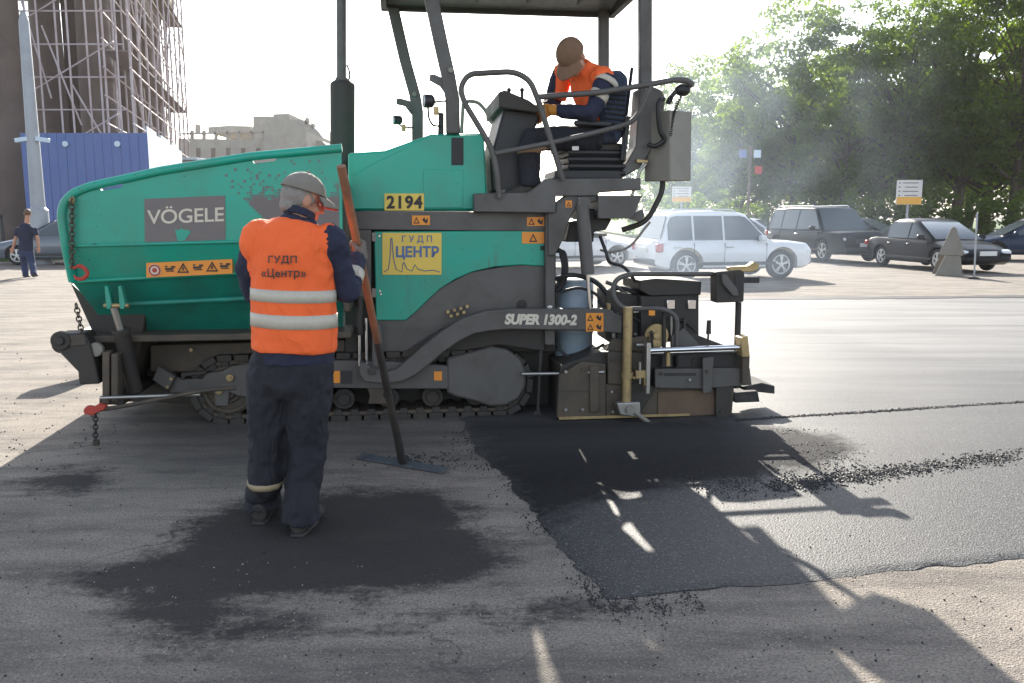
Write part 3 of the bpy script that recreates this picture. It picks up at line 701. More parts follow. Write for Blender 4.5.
SHR = [(705, 62, 'low shrub behind the back of the white SUV'), (752, 60, 'shrub showing over the bonnet of the white SUV'), (800, 60, 'shrub behind the roof of the black SUV'), (846, 58, 'shrub behind the small dark car'),
       (882, 57, 'shrub under the white and orange sign'), (925, 56, 'shrub behind the roof of the black sedan'), (968, 56, 'shrub behind the windscreen of the black sedan'), (1010, 55, 'shrub behind the blue sedan at the right edge'), (660, 66, 'shrub in the smoke left of the white SUV')]
for k, (px, Y, lab) in enumerate(SHR):
    t = empty('shrub', (AT(px, 215, Y).x, Y, .1), k * 1.3, lab, 'shrub', 'shrubs under the trees'); s = random.uniform(.85, 1.25); t.scale = (s * 1.15, s * 1.15, s)
    for n_, m_ in (('leaves', lm), ('stems', lt)): o = bpy.data.objects.new(n_, m_); COL.objects.link(o); o.parent = t
t = empty('shrub', (AT(206, 160, 70).x, 70, 0), .4, 'yellow green bush past the end of the white hoarding', 'shrub'); t.scale = (1.1, 1.1, 1.9)
for n_, m_ in (('leaves', lm.copy()), ('stems', lt)): o = bpy.data.objects.new(n_, m_); COL.objects.link(o); o.parent = t
bpy.data.objects[t.children[0].name].data.materials[0] = M['leaf2']
# sign boards on posts
M['sign_white'] = plain('sign_white', (.62, .60, .58), .6); M['sign_orange'] = plain('sign_orange', (.75, .38, .04), .6)
def sign(u0, v0, u1, vm, v1, Y, label, lines):
    a, b = AT(u0, v0, Y), AT(u1, v1, Y); zm = AT(u0, vm, Y).z; cx = (a.x + b.x) / 2; w = b.x - a.x
    s = empty('direction_sign', (cx, Y, 0), 0, label, 'sign')
    MB().cyl((0, .05, 0), (0, .05, a.z - .1), .045, seg=12).build('sign_post', 'galv', s)
    bd = MB().box((0, 0, (a.z + b.z) / 2), (w, .05, a.z - b.z)).build('board', 'sign_white', s, .006)
    MB().box((0, -.029, (zm + b.z) / 2), (w * .98, .006, (zm - b.z) * .96)).build('orange_band', 'sign_orange', bd)
    mb = MB()
    for i in range(lines): z = a.z - (a.z - zm) * (i + .7) / lines; mb.box((.04 * (i % 2) + .03, -.029, z), (w * (.62 - .1 * (i % 2)), .006, (a.z - zm) / lines * .22))
    for i in range(lines): z = a.z - (a.z - zm) * (i + .7) / lines; mb.box((-w * .4, -.029, z), (w * .07, .006, (a.z - zm) / lines * .3))
    mb.build('printed_lines', 'logo_grey', bd)
sign(897.3, 180, 921, 196.8, 204.5, 37, 'white and orange direction board on a post above the black sedan', 4)
sign(672.5, 186.5, 691, 197, 202, 36, 'small white and orange board on a post in the smoke above the white SUV', 4)
fp = AT(750, 170, 46); fs = empty('street_sign', (fp.x, 46, 0), 0, 'thin post carrying small blue and red signs in front of the hazy trees', 'sign')
MB().cyl((0, 0, 0), (0, 0, AT(750, 146, 46).z), .06, seg=10).build('sign_post', 'granite', fs)
MB().bar((AT(740, 154, 46).x - fp.x, -.03, AT(742, 154, 46).z), (AT(760, 154, 46).x - fp.x, -.03, AT(742, 154, 46).z), .05, .05).build('sign_arm', 'granite', fs)
for u, v, mm, nm in ((742.5, 154, 'blue_board', 'blue_plate'), (757, 154, 'white_board', 'white_plate'), (758, 170, 'red', 'red_plate')):
    p = AT(u, v, 46); MB().box((p.x - fp.x, -.07, p.z), (.38, .04, .4)).build(nm, mm, fs, .01)
# folded warning board and marker stick in front of the black sedan
yb = G(950, 276).y; gp = Vector((G(950, 276).x, yb, 0)); k = yb / F
aw = empty('folding_board', gp, R(-12), 'weathered grey triangular folding board standing in front of the black sedan', 'folding board')
cvs = painted('weathered_ply', (.23, .21, .18), (.13, .11, .09), .5, .8, sc=3)
MB().poly_prism([(-14 * k, 0, 0), (12 * k, 0, 0), (9 * k, .12, 24 * k), (-3 * k, .12, 24 * k)], (0, .03, 0)).build('base_panel', cvs, aw, .01)
MB().poly_prism([(-11 * k, .06, 22 * k), (-9 * k, .06, 20.5 * k), (11 * k, .06, 20.5 * k), (12.5 * k, .06, 22.5 * k), (5 * k, .2, 47 * k), (2 * k, .2, 49 * k), (0, .2, 47 * k)], (0, .03, 0)).build('triangle_panel', cvs, aw, .01)
MB().poly_prism([(-8 * k, .9, 0), (10 * k, .9, 0), (5 * k, .24, 46 * k), (0, .24, 46 * k)], (0, .03, 0)).build('back_panel', cvs, aw, .01)
mk = empty('marker_stick', G(974, 279), 0, 'thin upright marker stick right of the grey folding board', 'stick')
MB().tube([(0, 0, 0), (-.05, 0, AT(971, 213, G(974, 279).y).z)], .022, 8).build('stick_shaft', 'galv', mk)
MB().tube([(0, 0, 0), (0, 0, .04), (0, 0, .06)], [.14, .12, .03], 16).build('stick_foot', 'rubber', mk)
bl = empty('bollard', (AT(3, 240, 31).x, 31, .14), 0, 'thin dark post on the verge at the left edge', 'post')
MB().tube([(0, 0, 0), (0, 0, .06), (0, 0, 1.3), (0, 0, 1.36)], [.13, .07, .06, .03], 12).build('post_shaft', 'black', bl)
MB().ell((0, 0, 1.42), .08).build('post_knob', 'black', bl)
# ------------------------------------------------------------------ the asphalt paver
pav = empty('asphalt_paver', PAV_O, PAV_ANG, 'green and grey tracked asphalt paver with a raised hopper, canopy and screed, laying fresh asphalt', 'road paver')
def part(name, mat, px, y0, y1, bevel=0.008, parent=None, label=None):
    o = MB().pp(px, y0, y1).build(name, mat, parent or pav, bevel); return setp(o, label)
def pipe(name, mat, pts, r, fil=0.08, parent=None, seg=10, sp=False):
    P = [PV(*p) for p in pts]; P = spline(P) if sp else fillet(P, fil)
    return MB().tube(P, r, seg).build(name, mat, parent or pav, 0, 60)
def disc(mb, u, v, y, r, t, seg=20):
    c = PV(u, v, y); return mb.cyl(c, c + Vector((0, t, 0)), r, seg=seg)
YH = -0.50
# hopper ------------------------------------------------------------------------------------------
top = [(62, 212), (66, 201), (75, 192), (90, 186.5), (97, 184.5), (101, 190.5), (121, 187.5), (126, 178), (160, 170.5), (250, 157), (254, 163.5), (275, 161), (281, 152.5), (341, 148.5)]
hop = part('hopper', 'green', [(66, 247)] + top + [(343, 239)], YH, YH + 0.05, 0.004)
mb = MB()
a, b_, c, d = PV(66, 247, YH), PV(343, 239, YH), PV(343, 268, YH + 0.10), PV(72, 282, YH + 0.10)
mb.poly_prism([a, b_, c, d], (0, 0.05, 0)).build('lower_panel', 'green', hop, 0.004)
mb = MB(); e, f = PV(343, 337, 0.0), PV(118, 340, 0.0)
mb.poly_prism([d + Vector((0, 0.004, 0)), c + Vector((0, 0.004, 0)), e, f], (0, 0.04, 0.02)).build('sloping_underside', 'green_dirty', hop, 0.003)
pipe('rim', 'green', [(73, 281, YH + .08), (66, 247, YH), (61.5, 215, YH), (63.5, 204, YH), (72, 194, YH), (88, 187, YH), (160, 171, YH), (250, 156.5, YH), (342, 148, YH)], 0.030, 0.05, hop)
pipe('fold_rail', 'green', [(68, 246, YH - .003), (343, 239, YH - .003)], 0.012, 0.05, hop)
pipe('stiffener', 'green_dirty', [(128, 304, -.36), (343, 294, -.36)], 0.018, 0.05, hop)
pipe('bottom_edge', 'green', [(72, 281.5, YH + .09), (343, 268, YH + .09)], 0.014, 0.05, hop)
FAR = 1.85 + 0.5
prof = [PV(u, v, YH) for u, v in [(72, 270), (66, 247)] + [(62, 212), (66, 201), (75, 192), (90, 186.5), (160, 170.5), (341, 148.5)] + [(343, 268)]]
far_prof = [Vector((p.x - (.13 if i_ < 7 else 0), FAR, p.z - (0.10 if i_ not in (0, len(prof) - 1) else .45))) for i_, p in enumerate(prof)]  # lengthened and lowered out of sight to close a slit in the shadow
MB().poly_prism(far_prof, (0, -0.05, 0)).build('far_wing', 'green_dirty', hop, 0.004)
bx = PV(346, 200, YH).x
MB().box((bx - .02, 0.92, 1.35), (0.05, 2.7, 0.9)).box((bx - 0.95, 0.92, 0.72), (1.9, 2.5, 0.05)).build('hopper_bed', 'grimy', hop, 0.01)
# lettering on the hopper
lg = part('logo_board', 'logo_grey', [(144.3, 199), (225, 195.5), (225.5, 239.5), (144.8, 243)], YH - .004, YH - .001, 0)
text_on('lettering', 'VÖGELE', 'white_letter', lg, PV(147, 207, YH - .004), PV(224, 204, YH - .004), PV(147.3, 224.5, YH - .004), 0.012, 0, 0.97)
part('emblem', 'green', [(175, 229), (179, 230.5), (181, 228), (184, 230), (186, 229.5), (191, 231.5), (188, 236), (185.5, 239), (184.5, 240.6), (178, 241), (176.5, 237)], YH - .007, YH - .0045, 0, lg)
os_ = part('warning_strip', 'orange_sticker', [(146.2, 263), (232, 259.2), (232.2, 273.6), (146.4, 277.6)], YH + 0.035, YH + 0.12, 0)
mb = MB()
def slope_y(v): return YH + 0.03
def picto(u, v, kind, y=YH + 0.030):
    if kind == 'tri':
        for p in ([(u - 6, v + 4.5), (u, v - 5.5), (u + 6, v + 4.5), (u + 3.6, v + 3), (u, v - 2.6), (u - 3.6, v + 3), (u + 3.6, v + 3), (u + 6, v + 4.5)],): 
            for q in ([(u - 6, v + 4.5), (u, v - 5.5), (u, v - 3.2), (u - 4.2, v + 3.2)], [(u, v - 5.5), (u + 6, v + 4.5), (u + 4.2, v + 3.2), (u, v - 3.2)], [(u - 6, v + 4.5), (u - 4.2, v + 3.2), (u + 4.2, v + 3.2), (u + 6, v + 4.5)], rect(u - .7, v - 1.5, u + .7, v + 2.2)):
                mb.pp(q, y, y + .004)
    else:
        for q in (rect(u - 5, v - 1, u + 3, v + 1), rect(u + 1, v - 3, u + 5, v - 1.2), rect(u - 4, v + 1.6, u + 4, v + 2.6), [(u - 6, v - 2.5), (u - 3, v - 3.5), (u - 3, v - 1.5)]): mb.pp(q, y, y + .004)
picto(170, 269, 'fig'); picto(183, 268.3, 'tri'); picto(198, 267.5, 'fig'); picto(212, 267, 'tri'); picto(225, 266.2, 'fig')
mb.build('pictograms', 'ink', os_, 0)
mb = MB(); disc(mb, 154.5, 270.3, YH + .030, 0.042, 0.004); mb.build('prohibition_disc', 'white_letter', os_)
mb = MB(); mb.torus(PV(154.5, 270.3, YH + .028), 0.034, 0.005); disc(mb, 154.5, 270.3, YH + .027, 0.016, 0.003); mb.build('prohibition_ring', 'red', os_)
# square dots fading upward from a dark triangle
mb = MB(); sp = 3.0; rng = random.Random(3)
for iu in range(40):
    for iv in range(28):
        u = 226 + iu * 3.1; v = 158 + iv * 2.9
        if u > 338: continue
        l = (u - 244) / 50; base_v = 196 + max(0, (u - 262) * 0.0)
        tri = (v > 193 + abs(u - 290) * 0.02) and (v < 222 + (u - 262) * 0.45) and v < 240 and u > 240 + (v - 193) * 0.9
        low = v < 199 + (u - 242) * 0.88
        dens = (min(1, max(0, (v - 166) / 36)) ** 1.8 * min(1, max(.15, (u - 226) / 30)) + .05) if low and v < 238 else 0; tri = dens > .8
        if rng.random() < dens: 
            k = 1.52 if tri else rng.uniform(0.7, 1.3)
            mb.pp(rect(u - k, v - k, u + k, v + k), YH - .003, YH - .001)
mb.build('dot_pattern', 'logo_grey', hop, 0)
# chains -------------------------------------------------------------------------------------------
def chain(name, a, b, mat='dark', n=12, r=0.017, w=0.005, parent=None):
    mb = MB(); a, b = Vector(a), Vector(b); d = (b - a)
    q = d.to_track_quat('Z', 'Y').to_matrix()
    for i in range(n):
        c = a + d * ((i + .5) / n); L = d.length / n * 0.72; rot = q @ Matrix.Rotation(R(90) * (i % 2), 3, 'Z')
        pts = [c + rot @ Vector((r * math.cos(t), 0, L * math.sin(t))) for t in [2 * math.pi * k / 10 for k in range(11)]]
        mb.tube(pts, w, 6)
    return mb.build(name, mat, parent or pav)
yc = YH - 0.035
chain('hopper_chain', PV(72, 200, yc), PV(72, 268, yc), 'grimy', 15, 0.016)
mb = MB(); mb.tube(spline([PV(70, 267, yc), PV(74, 268, yc), PV(80, 266, yc), PV(86, 270, yc), (PV(87, 275, yc)), PV(82, 279, yc), PV(76, 278, yc), PV(74, 275, yc)]), [0.010] * 10 + [0.014] * 20 + [0.012] * 8 + [0.006] * 5, 8).build('chain_hook', 'red', pav)
mb = MB(); mb.tube([PV(71, 196, yc + .02), PV(70, 201, yc), PV(72, 204, yc), PV(74, 200, yc), PV(73, 196, yc + .02)], 0.008, 8).build('chain_shackle', 'brass', pav)
# nose: apron, push roller, tow rods ---------------------------------------------------------------
part('front_apron', 'dark', [(70, 283), (80, 292), (150, 284), (140, 350), (122, 398), (104, 398), (98, 345)], -.18, 2.2, 0.01)
part('push_roller_arm', 'dark', [(52, 345), (56, 334), (84, 333), (90, 344), (100, 384), (79, 385), (78, 372)], -.45, -.25, 0.012)
part('push_roller_arm', 'dark', [(52, 345), (56, 334), (84, 333), (90, 344), (100, 384), (79, 385), (78, 372)], 2.05, 2.25, 0.012)
part('push_roller_plate', 'grimy', [(57, 335.5), (84, 335), (87, 345), (62, 347)], -.458, -.449, 0.004)
mb = MB(); c = PV(60, 341, -.47); mb.cyl(c, c + Vector((0, .05, 0)), .065, seg=24); mb.cyl(c - Vector((0, .02, 0)), c, .03, seg=12); mb.build('roller_bolt', 'dark', pav, 0.006)
mb = MB(); c = PV(60, 345, -.2); mb.cyl(c, c + Vector((0, 2.2, 0)), .06, seg=24); mb.build('push_roller', 'dark', pav, 0.006)
mb = MB(); disc(mb, 95, 350, -.43, .05, .05, 24); mb.build('roller_cap', 'grey_light', pav, 0.008)
chain('lift_chain', PV(76, 304, -.42), PV(82, 334, -.42), 'grimy', 7, 0.017)
part('channel_post', 'grimy', rect(102, 352, 109.5, 404), -.46, -.36); part('channel_post', 'grimy', rect(111, 354, 118, 402), -.47, -.36)
part('cross_channel', 'dark', rect(99, 397, 124, 405), -.44, 1.9)
mb = MB(); mb.cyl(PV(114, 306, -.44), PV(122, 335, -.40), .026); mb.build('piston_rod', 'steel', pav)
mb = MB(); mb.cyl(PV(121, 331, -.40), PV(135, 391, -.28), .052); mb.cyl(PV(120.5, 329, -.405), PV(122, 334, -.395), .061); mb.build('hopper_cylinder', 'dark', pav, 0.004)
for u in (107.5, 121): part('clevis', 'green', [(u - 3, 286), (u, 286), (u + 4, 303), (u + 3, 309), (u - 1, 309), (u - 2, 302)], -.48, -.42, 0.003)
mb = MB(); mb.cyl(PV(104, 305.5, -.46), PV(129, 305.5, -.46), .016); mb.build('clevis_pin', 'brass', pav)
pipe('tow_rod', 'steel', [(100, 398, -.5), (200, 394.5, -.42)], 0.013)
pipe('tow_rod', 'grimy', [(99, 410, -.55), (130, 405, -.5), (206, 390, -.42), (236, 388, -.40)], 0.015, 0.1)
part('rod_clamp', 'red', [(83, 410), (86, 406.5), (94, 407), (98, 404), (106, 406), (104, 410), (98, 412), (92, 416), (84, 414)], -.58, -.53, 0.006)
chain('hanging_chain', PV(95.5, 413, -.555), PV(95.5, 441, -.555), 'dark', 7, 0.015)
part('chain_weight', 'dark', rect(92.5, 440, 98.5, 446), -.57, -.54, 0.006)
o = pipe('tow_rod', 'steel', [(-4, 372, 3.0), (150, 372, 2.2)], 0.016)
# undercarriage -------------------------------------------------------------------------------------
xl, xr = PV(190, 385, 0).x, PV(532, 385, 0).x
rz = 0.265; xa, xb = xl + rz, xr - rz
def track_path(s):
    L = xb - xa; C = math.pi * rz; s %= (2 * L + 2 * C)
    if s < L: return Vector((xa + s, 0, 0)), 0.0
    s -= L
    if s < C: t = s / rz; return Vector((xb + rz * math.sin(t), 0, rz - rz * math.cos(t))), t
    s -= C
    if s < L: return Vector((xb - s, 0, 2 * rz)), math.pi
    s -= L; t = s / rz; return Vector((xa - rz * math.sin(t), 0, rz + rz * math.cos(t))), math.pi + t
def make_track(y0, y1):
    L = 2 * (xb - xa) + 2 * math.pi * rz; n = 46; mb = MB(); belt = []
    for i in range(120):
        p, a = track_path(L * i / 120); nrm = Vector((math.sin(a), 0, -math.cos(a)))
        q = p - nrm * 0.035; belt.append([Vector((q.x, y0 + .03, q.z)), Vector((q.x, y1 - .03, q.z)), Vector((q.x - nrm.x * .03, y1 - .03, q.z - nrm.z * .03)), Vector((q.x - nrm.x * .03, y0 + .03, q.z - nrm.z * .03))])
    mb.loft(belt + belt[:1], cap=False)
    t = mb.build('track', 'grimy', pav)
    mb = MB()
    for i in range(n):
        p, a = track_path(L * (i + .5) / n); nrm = Vector((math.sin(a), 0, -math.cos(a)))
        mb.box(Vector((p.x, (y0 + y1) / 2, p.z)) - nrm * 0.018, (L / n * 0.86, y1 - y0, 0.05), Euler((0, -a, 0)))
        mb.box(Vector((p.x, (y0 + y1) / 2, p.z)) - nrm * 0.06, (L / n * 0.45, (y1 - y0) * .9, 0.05), Euler((0, -a, 0)))
    o = mb.build('track_pads', 'dark', t, 0.005)
    for k in range(6):
        mb = MB(); c = Vector((xa + (xb - xa) * (k + .5) / 6, y0 + .09, .155)); mb.cyl(c, c + Vector((0, y1 - y0 - .18, 0)), .085, seg=24); mb.cyl(c - Vector((0, .02, 0)), c, .05, seg=16)
        mb.build('track_roller', 'dark', t, 0.006)
    for x, rr in ((xa, .20), (xb, .20)):
        mb = MB(); c = Vector((x, y0 + .04, rz)); mb.cyl(c, c + Vector((0, y1 - y0 - .08, 0)), rr, seg=36); mb.torus(c, rr - .03, .02); mb.torus(c, .09, .02); mb.cyl(c - Vector((0, .03, 0)), c, .07, seg=20)
        mb.build('track_wheel', 'grimy', t, 0.008)
make_track(0.0, 0.32); make_track(1.55, 1.87)
part('chassis', 'dark', [(112, 340), (560, 325), (560, 408), (240, 408), (150, 402), (112, 402)], .34, 1.53, 0.01)  # dropped lower so its dark body covers the sunlit ground behind
part('chassis_side', 'dark', [(345, 225), (556, 225), (556, 352), (345, 352)], .16, 1.7, 0.01)
part('track_guard', 'grimy', [(150, 345), (345, 340), (345, 352), (240, 354), (205, 372), (150, 372)], .06, .30, 0.01)
# idler bracket with its bolts
br = part('idler_bracket', 'grey', [(172, 376), (182, 379), (203, 379), (206, 373), (222, 371), (232, 366), (255, 362), (330, 362), (330, 402), (300, 402), (262, 398), (238, 396), (229, 392), (228, 406), (215, 406), (214, 393), (170, 393)], -.02, .02, 0.006)
part('scraper', 'grey', [(158, 366), (175, 377), (168, 391), (152, 380)], -.08, .0, 0.008)
part('step_loop', 'dark', [(181, 373), (206, 371), (206, 374), (185, 376.5), (184, 380), (181, 380)], -.06, -.03, 0.004)
for u, v in ((229.5, 378), (218.5, 391)):
    mb = MB(); disc(mb, u, v, -.05, .028, .05, 16); disc(mb, u, v, -.062, .013, .02, 8); mb.build('bolt', 'brass', br, 0.003)
mb = MB(); disc(mb, 171, 379, -.09, .012, .02, 8); disc(mb, 167, 387, -.09, .012, .02, 8); disc(mb, 191, 350, .03, .014, .03, 8); mb.build('bolts', 'brass', pav)
part('side_frame', 'grey', [(330, 360), (392, 362), (450, 366), (450, 389), (392, 389), (330, 388)], -.04, .06, 0.008)
part('drive_cover', 'grey', [(447, 358), (470, 353), (492, 347), (508, 350), (520, 359), (526, 372), (526, 386), (519, 399), (506, 406), (490, 407), (472, 401), (455, 397), (447, 393)], -.05, .05, 0.02)
o = part('track_cover', 'dark', [(395, 358), (430, 335), (470, 318), (520, 316), (545, 330), (545, 352), (500, 345), (470, 350), (446, 356), (420, 372), (395, 375)], .03, .3, 0.01)
part('frame_foot', 'grimy', [(366, 384), (385, 384), (383, 396), (389, 404), (368, 404), (370, 396)], -.03, .05, 0.006)
for u0, u1, v0, v1, mm in ((330, 340, 371, 383, 'orange_sticker'), (341, 352, 371, 384, 'ink'), (434, 442, 371.5, 380.5, 'orange_sticker')):
    part('sticker', mm, rect(u0, v0, u1, v1), -.044, -.0395, 0)
# body -----------------------------------------------------------------------------------------------
YB = 0.06
hood = part('hood', 'green', [(348, 211), (348, 153), (385, 150.5), (431, 134), (484, 133.2), (488, 211)], YB, 1.72, 0.018)
part('hood_panel', 'green', [(349, 178), (372, 164), (431, 135.5), (483, 134.8), (486.5, 209), (349, 209)], YB - .012, YB + .02, 0.006, hood)
part('hood_vent', 'ink', rect(451.5, 137.5, 463.5, 165), YB - .02, YB - .008, 0.004, hood)
mb = MB()
for i in range(8): mb.pp(rect(452.5, 139 + i * 3.2, 462.5, 140.4 + i * 3.2), YB - .025, YB - .018)
mb.build('vent_slats', 'black', hood)
dr = part('access_door', 'green', rect(423.5, 169.5, 463, 207.5), YB - .018, YB - .008, 0.003, hood)
pl = part('number_plate', 'yellow_sign', rect(384.5, 193.5, 424, 210.5), YB - .022, YB - .017, 0, hood)
text_on('numerals', '2194', 'ink', pl, PV(386.5, 195.5, YB - .023), PV(422.5, 195.5, YB - .023), PV(386.5, 209, YB - .023), 0.035, 0, 1.12)
part('frame_beam', 'grey', [(348, 211), (549, 212.5), (549, 231.5), (348, 229.5)], YB - .04, YB + .1, 0.006)
def warn(u0, v0, u1, v1, y, parent, marks=2):
    o = part('warning_sticker', 'orange_sticker', rect(u0, v0, u1, v1), y - .004, y - .001, 0, parent); mb = MB(); w = (u1 - u0) / marks; h = v1 - v0
    for i in range(marks):
        c = u0 + w * (i + .5); r = min(w, h) * .36; vm = (v0 + v1) / 2
        if i % 2 == 0:
            for q in ([(c - r, vm + r), (c, vm - r), (c, vm - r * .45), (c - r * .6, vm + r * .7)], [(c, vm - r), (c + r, vm + r), (c + r * .6, vm + r * .7), (c, vm - r * .45)], [(c - r, vm + r), (c - r * .6, vm + r * .7), (c + r * .6, vm + r * .7), (c + r, vm + r)]): mb.pp(q, y - .007, y - .0045)
        else: mb.pp([(c - r, vm - r * .2), (c - r * .3, vm - r), (c, vm), (c + r * .8, vm - r * .8), (c + r * .5, vm + r), (c - r * .4, vm + r * .6)], y - .007, y - .0045)
    mb.build('pictograms', 'ink', o); return o
fb = pav
warn(412, 215.5, 430, 225, YB - .041, pav); warn(527, 217, 545, 226, YB - .041, pav)
door = part('side_door', 'green', [(374, 231.5), (546, 230.5), (546, 266.5), (522, 265), (495, 266.8), (472, 272), (455, 279.5), (440, 289), (428, 300), (417, 311), (406, 320.5), (376, 320.5)], YB - .035, YB + .05, 0.008)
for v in (237, 293):
    part('hinge', 'grey_light', rect(371.8, v - 4.5, 376, v + 4.5), YB - .045, YB - .03, 0.003, door)
mb = MB()
for u, v in ((379.5, 236), (381, 294), (380, 291)): disc(mb, u, v, YB - .045, .008, .012, 8)
mb.build('door_bolts', 'chrome', door)
sg = part('sign_board', 'yellow_sign', rect(382.3, 232.8, 441.6, 274.8), YB - .042, YB - .036, 0.001, door)
yt = YB - .0425
text_on('lettering', 'Г У Д П', 'blue_ink', sg, PV(402, 235.5, yt), PV(432, 235.5, yt), PV(402, 243.5, yt), 0.01)
text_on('lettering', 'ЦЕНТР', 'blue_ink', sg, PV(396, 246, yt), PV(439, 246, yt), PV(396, 259.5, yt), 0.035)
sil = [(384, 272), (388.5, 269), (390, 258), (391, 238), (392, 238), (393.5, 258), (396, 269), (402, 272), (403, 263), (404, 262), (407, 269), (412, 271), (415, 264.5), (418, 269), (425, 271), (433, 270), (440, 272)]
mb = MB(); mb.tube([PV(u, v, yt - .002) for u, v in sil], 0.0035, 5); mb.build('skyline_drawing', 'blue_ink', sg)
warn(522, 232, 544.5, 243.5, YB - .036, door, 1)
part('door_catch', 'ink', rect(540.5, 246, 544, 250), YB - .05, YB - .034, 0.004, door)
part('belly_plate', 'grey', [(376, 319), (407, 319), (440, 288), (470, 272), (520, 264), (548, 265), (548, 330), (500, 318), (470, 318), (440, 330), (410, 352), (376, 352)], .045, .12, 0.006)
mb = MB()
for i in range(7): disc(mb, 448 + i * 3.2, 312 + (i % 2) * 5 - i * .9, .0, .014, .05, 10)
mb.build('grease_fittings', 'brass', pav, 0.002)
mb = MB(); disc(mb, 522, 305, .03, .04, .03, 20); disc(mb, 522, 305, .02, .018, .02, 12); mb.build('filler_cap', 'dark', pav, 0.004)
# verticals between hopper and door
part('corner_post', 'grey', rect(352, 230, 371, 300), .0, .12, 0.006)
part('corner_post', 'dark', rect(345, 300, 358, 372), .05, .16, 0.006)
mb = MB(); mb.cyl(PV(359.5, 296, -.04), PV(359.5, 335, -.04), .028); mb.build('levelling_cylinder', 'dark', pav, 0.003)
mb = MB(); mb.cyl(PV(359.5, 334, -.04), PV(360, 366, -.04), .014); mb.cyl(PV(366, 318, -.06), PV(367, 366, -.06), .012); mb.build('piston_rod', 'chrome', pav)
part('tow_point', 'grey', [(372, 325), (381, 325), (384, 360), (372, 372)], -.05, .0, 0.006)
# screed arm ------------------------------------------------------------------------------------------
YA = -0.14
arm = part('screed_arm', 'grey', [(360, 362), (384, 373), (396, 370), (410, 358), (426, 344), (444, 330), (464, 318), (486, 311), (510, 309), (606, 309), (622, 316), (622, 334), (596, 331), (511, 329.5), (491, 331), (474, 334), (460, 341), (444, 352), (430, 364), (416, 375), (402, 382), (384, 384), (364, 382), (359, 374)], YA, YA + .10, 0.010)
text_on('lettering', 'SUPER 1300-2', 'white_letter', arm, PV(504.5, 313.5, YA - .002), PV(577, 314.5, YA - .002), PV(504.5, 324.5, YA - .002), 0.055, 0.2, 1.0)
warn(586, 313, 603.5, 322.5, YA, arm, 2); warn(586, 322.5, 603.5, 331.5, YA, arm, 2)
mb = MB(); mb.cyl(PV(372, 371, YA - .02), PV(372, 371, YA + .04), .03, seg=16); mb.build('arm_pin', 'dark', arm, 0.004)
# exhaust -----------------------------------------------------------------------------------------------
YE = 0.55
mb = MB(); mb.cyl(PV(342.5, 84, YE), PV(342.5, 175, YE), .098, seg=28); mb.cyl(PV(342.5, 81, YE), PV(342.5, 84, YE), .07, .098, 28); ex = mb.build('exhaust_silencer', 'dark', pav, 0.006)
mb = MB(); mb.cyl(PV(341.2, -60, YE), PV(341.5, 84, YE), .038, seg=20); mb.cyl(PV(341.5, 78, YE), PV(341.5, 83, YE), .05, seg=20); mb.build('exhaust_pipe', 'grey', ex)
pipe('clamp_bracket', 'grey', [(346, 83, YE - .06), (349, 80, YE - .06), (350, 73, YE - .06), (347, 65, YE - .06)], .008, .03, ex)
# canopy ------------------------------------------------------------------------------------------------
zc = PV(500, 14, 1.75).z
x0, x1 = PV(381, 9, 1.75).x, PV(609, 14, 1.75).x + 0.05
mb = MB(); prof = []
for i in range(25):
    y = -0.25 + 2.0 * i / 24; prof.append((y, zc + .04 + .10 * math.sin(math.pi * i / 24) ** 0.7))
rings = [[Vector((x, y, z)) for y, z in prof] + [Vector((x, y, z - .035)) for y, z in prof[::-1]] for x in np.linspace(x0, x1, 12)]
cn = mb.loft(rings).build('canopy', 'grey', pav, 0.004)
mb = MB()
for y in (-.2, 1.7): mb.box(((x0 + x1) / 2, y, zc + .03), (x1 - x0, .06, .09))
for x in (x0 + .03, x1 - .03): mb.box((x, .75, zc + .03), (.06, 1.84, .085))
for x in np.linspace(x0 + .4, x1 - .4, 4): mb.box((x, .75, zc + .075), (.04, 1.84, .05))
mb.build('canopy_frame', 'dark', cn, 0.01)
def post(name, pts, w, d, parent=None):
    mb = MB(); P = [PV(*p) for p in pts]
    mb.loft([[p + Vector((-w / 2, -d / 2, 0)), p + Vector((w / 2, -d / 2, 0)), p + Vector((w / 2, d / 2, 0)), p + Vector((-w / 2, d / 2, 0))] for p in P])
    return mb.build(name, 'grey', parent or pav, 0.01)
post('canopy_post', [(420, -48, .05), (432, 2, .05), (440, 40, .05), (448, 75, .05), (452.5, 100, .05), (453, 134, .05)], .105, .07)
post('canopy_post', [(393, 8, 1.6), (405, 60, 1.6), (415, 96, 1.6), (417.5, 112, 1.6), (417.5, 150, 1.6)], .105, .07)
post('canopy_post', [(644.5, -60, .15), (645, 0, .15), (645, 110, .15)], .10, .07)
post('canopy_post', [(603.5, 10, 1.65), (603.5, 150, 1.65)], .10, .07)
part('post_bracket', 'grey', [(430, 74), (434, 74), (448, 80), (451, 97), (446, 95), (440, 86), (429, 80)], .04, .07, 0.004)
part('post_bracket', 'grey', [(396.5, 98), (400, 98), (414, 102), (417, 116), (411, 114), (405, 106), (396, 104)], 1.58, 1.62, 0.004)
mb = MB(); disc(mb, 451, 70, .0, .022, .03, 12); disc(mb, 414.5, 94, 1.54, .022, .03, 12); mb.build('post_bolts', 'grey_light', pav, 0.003)
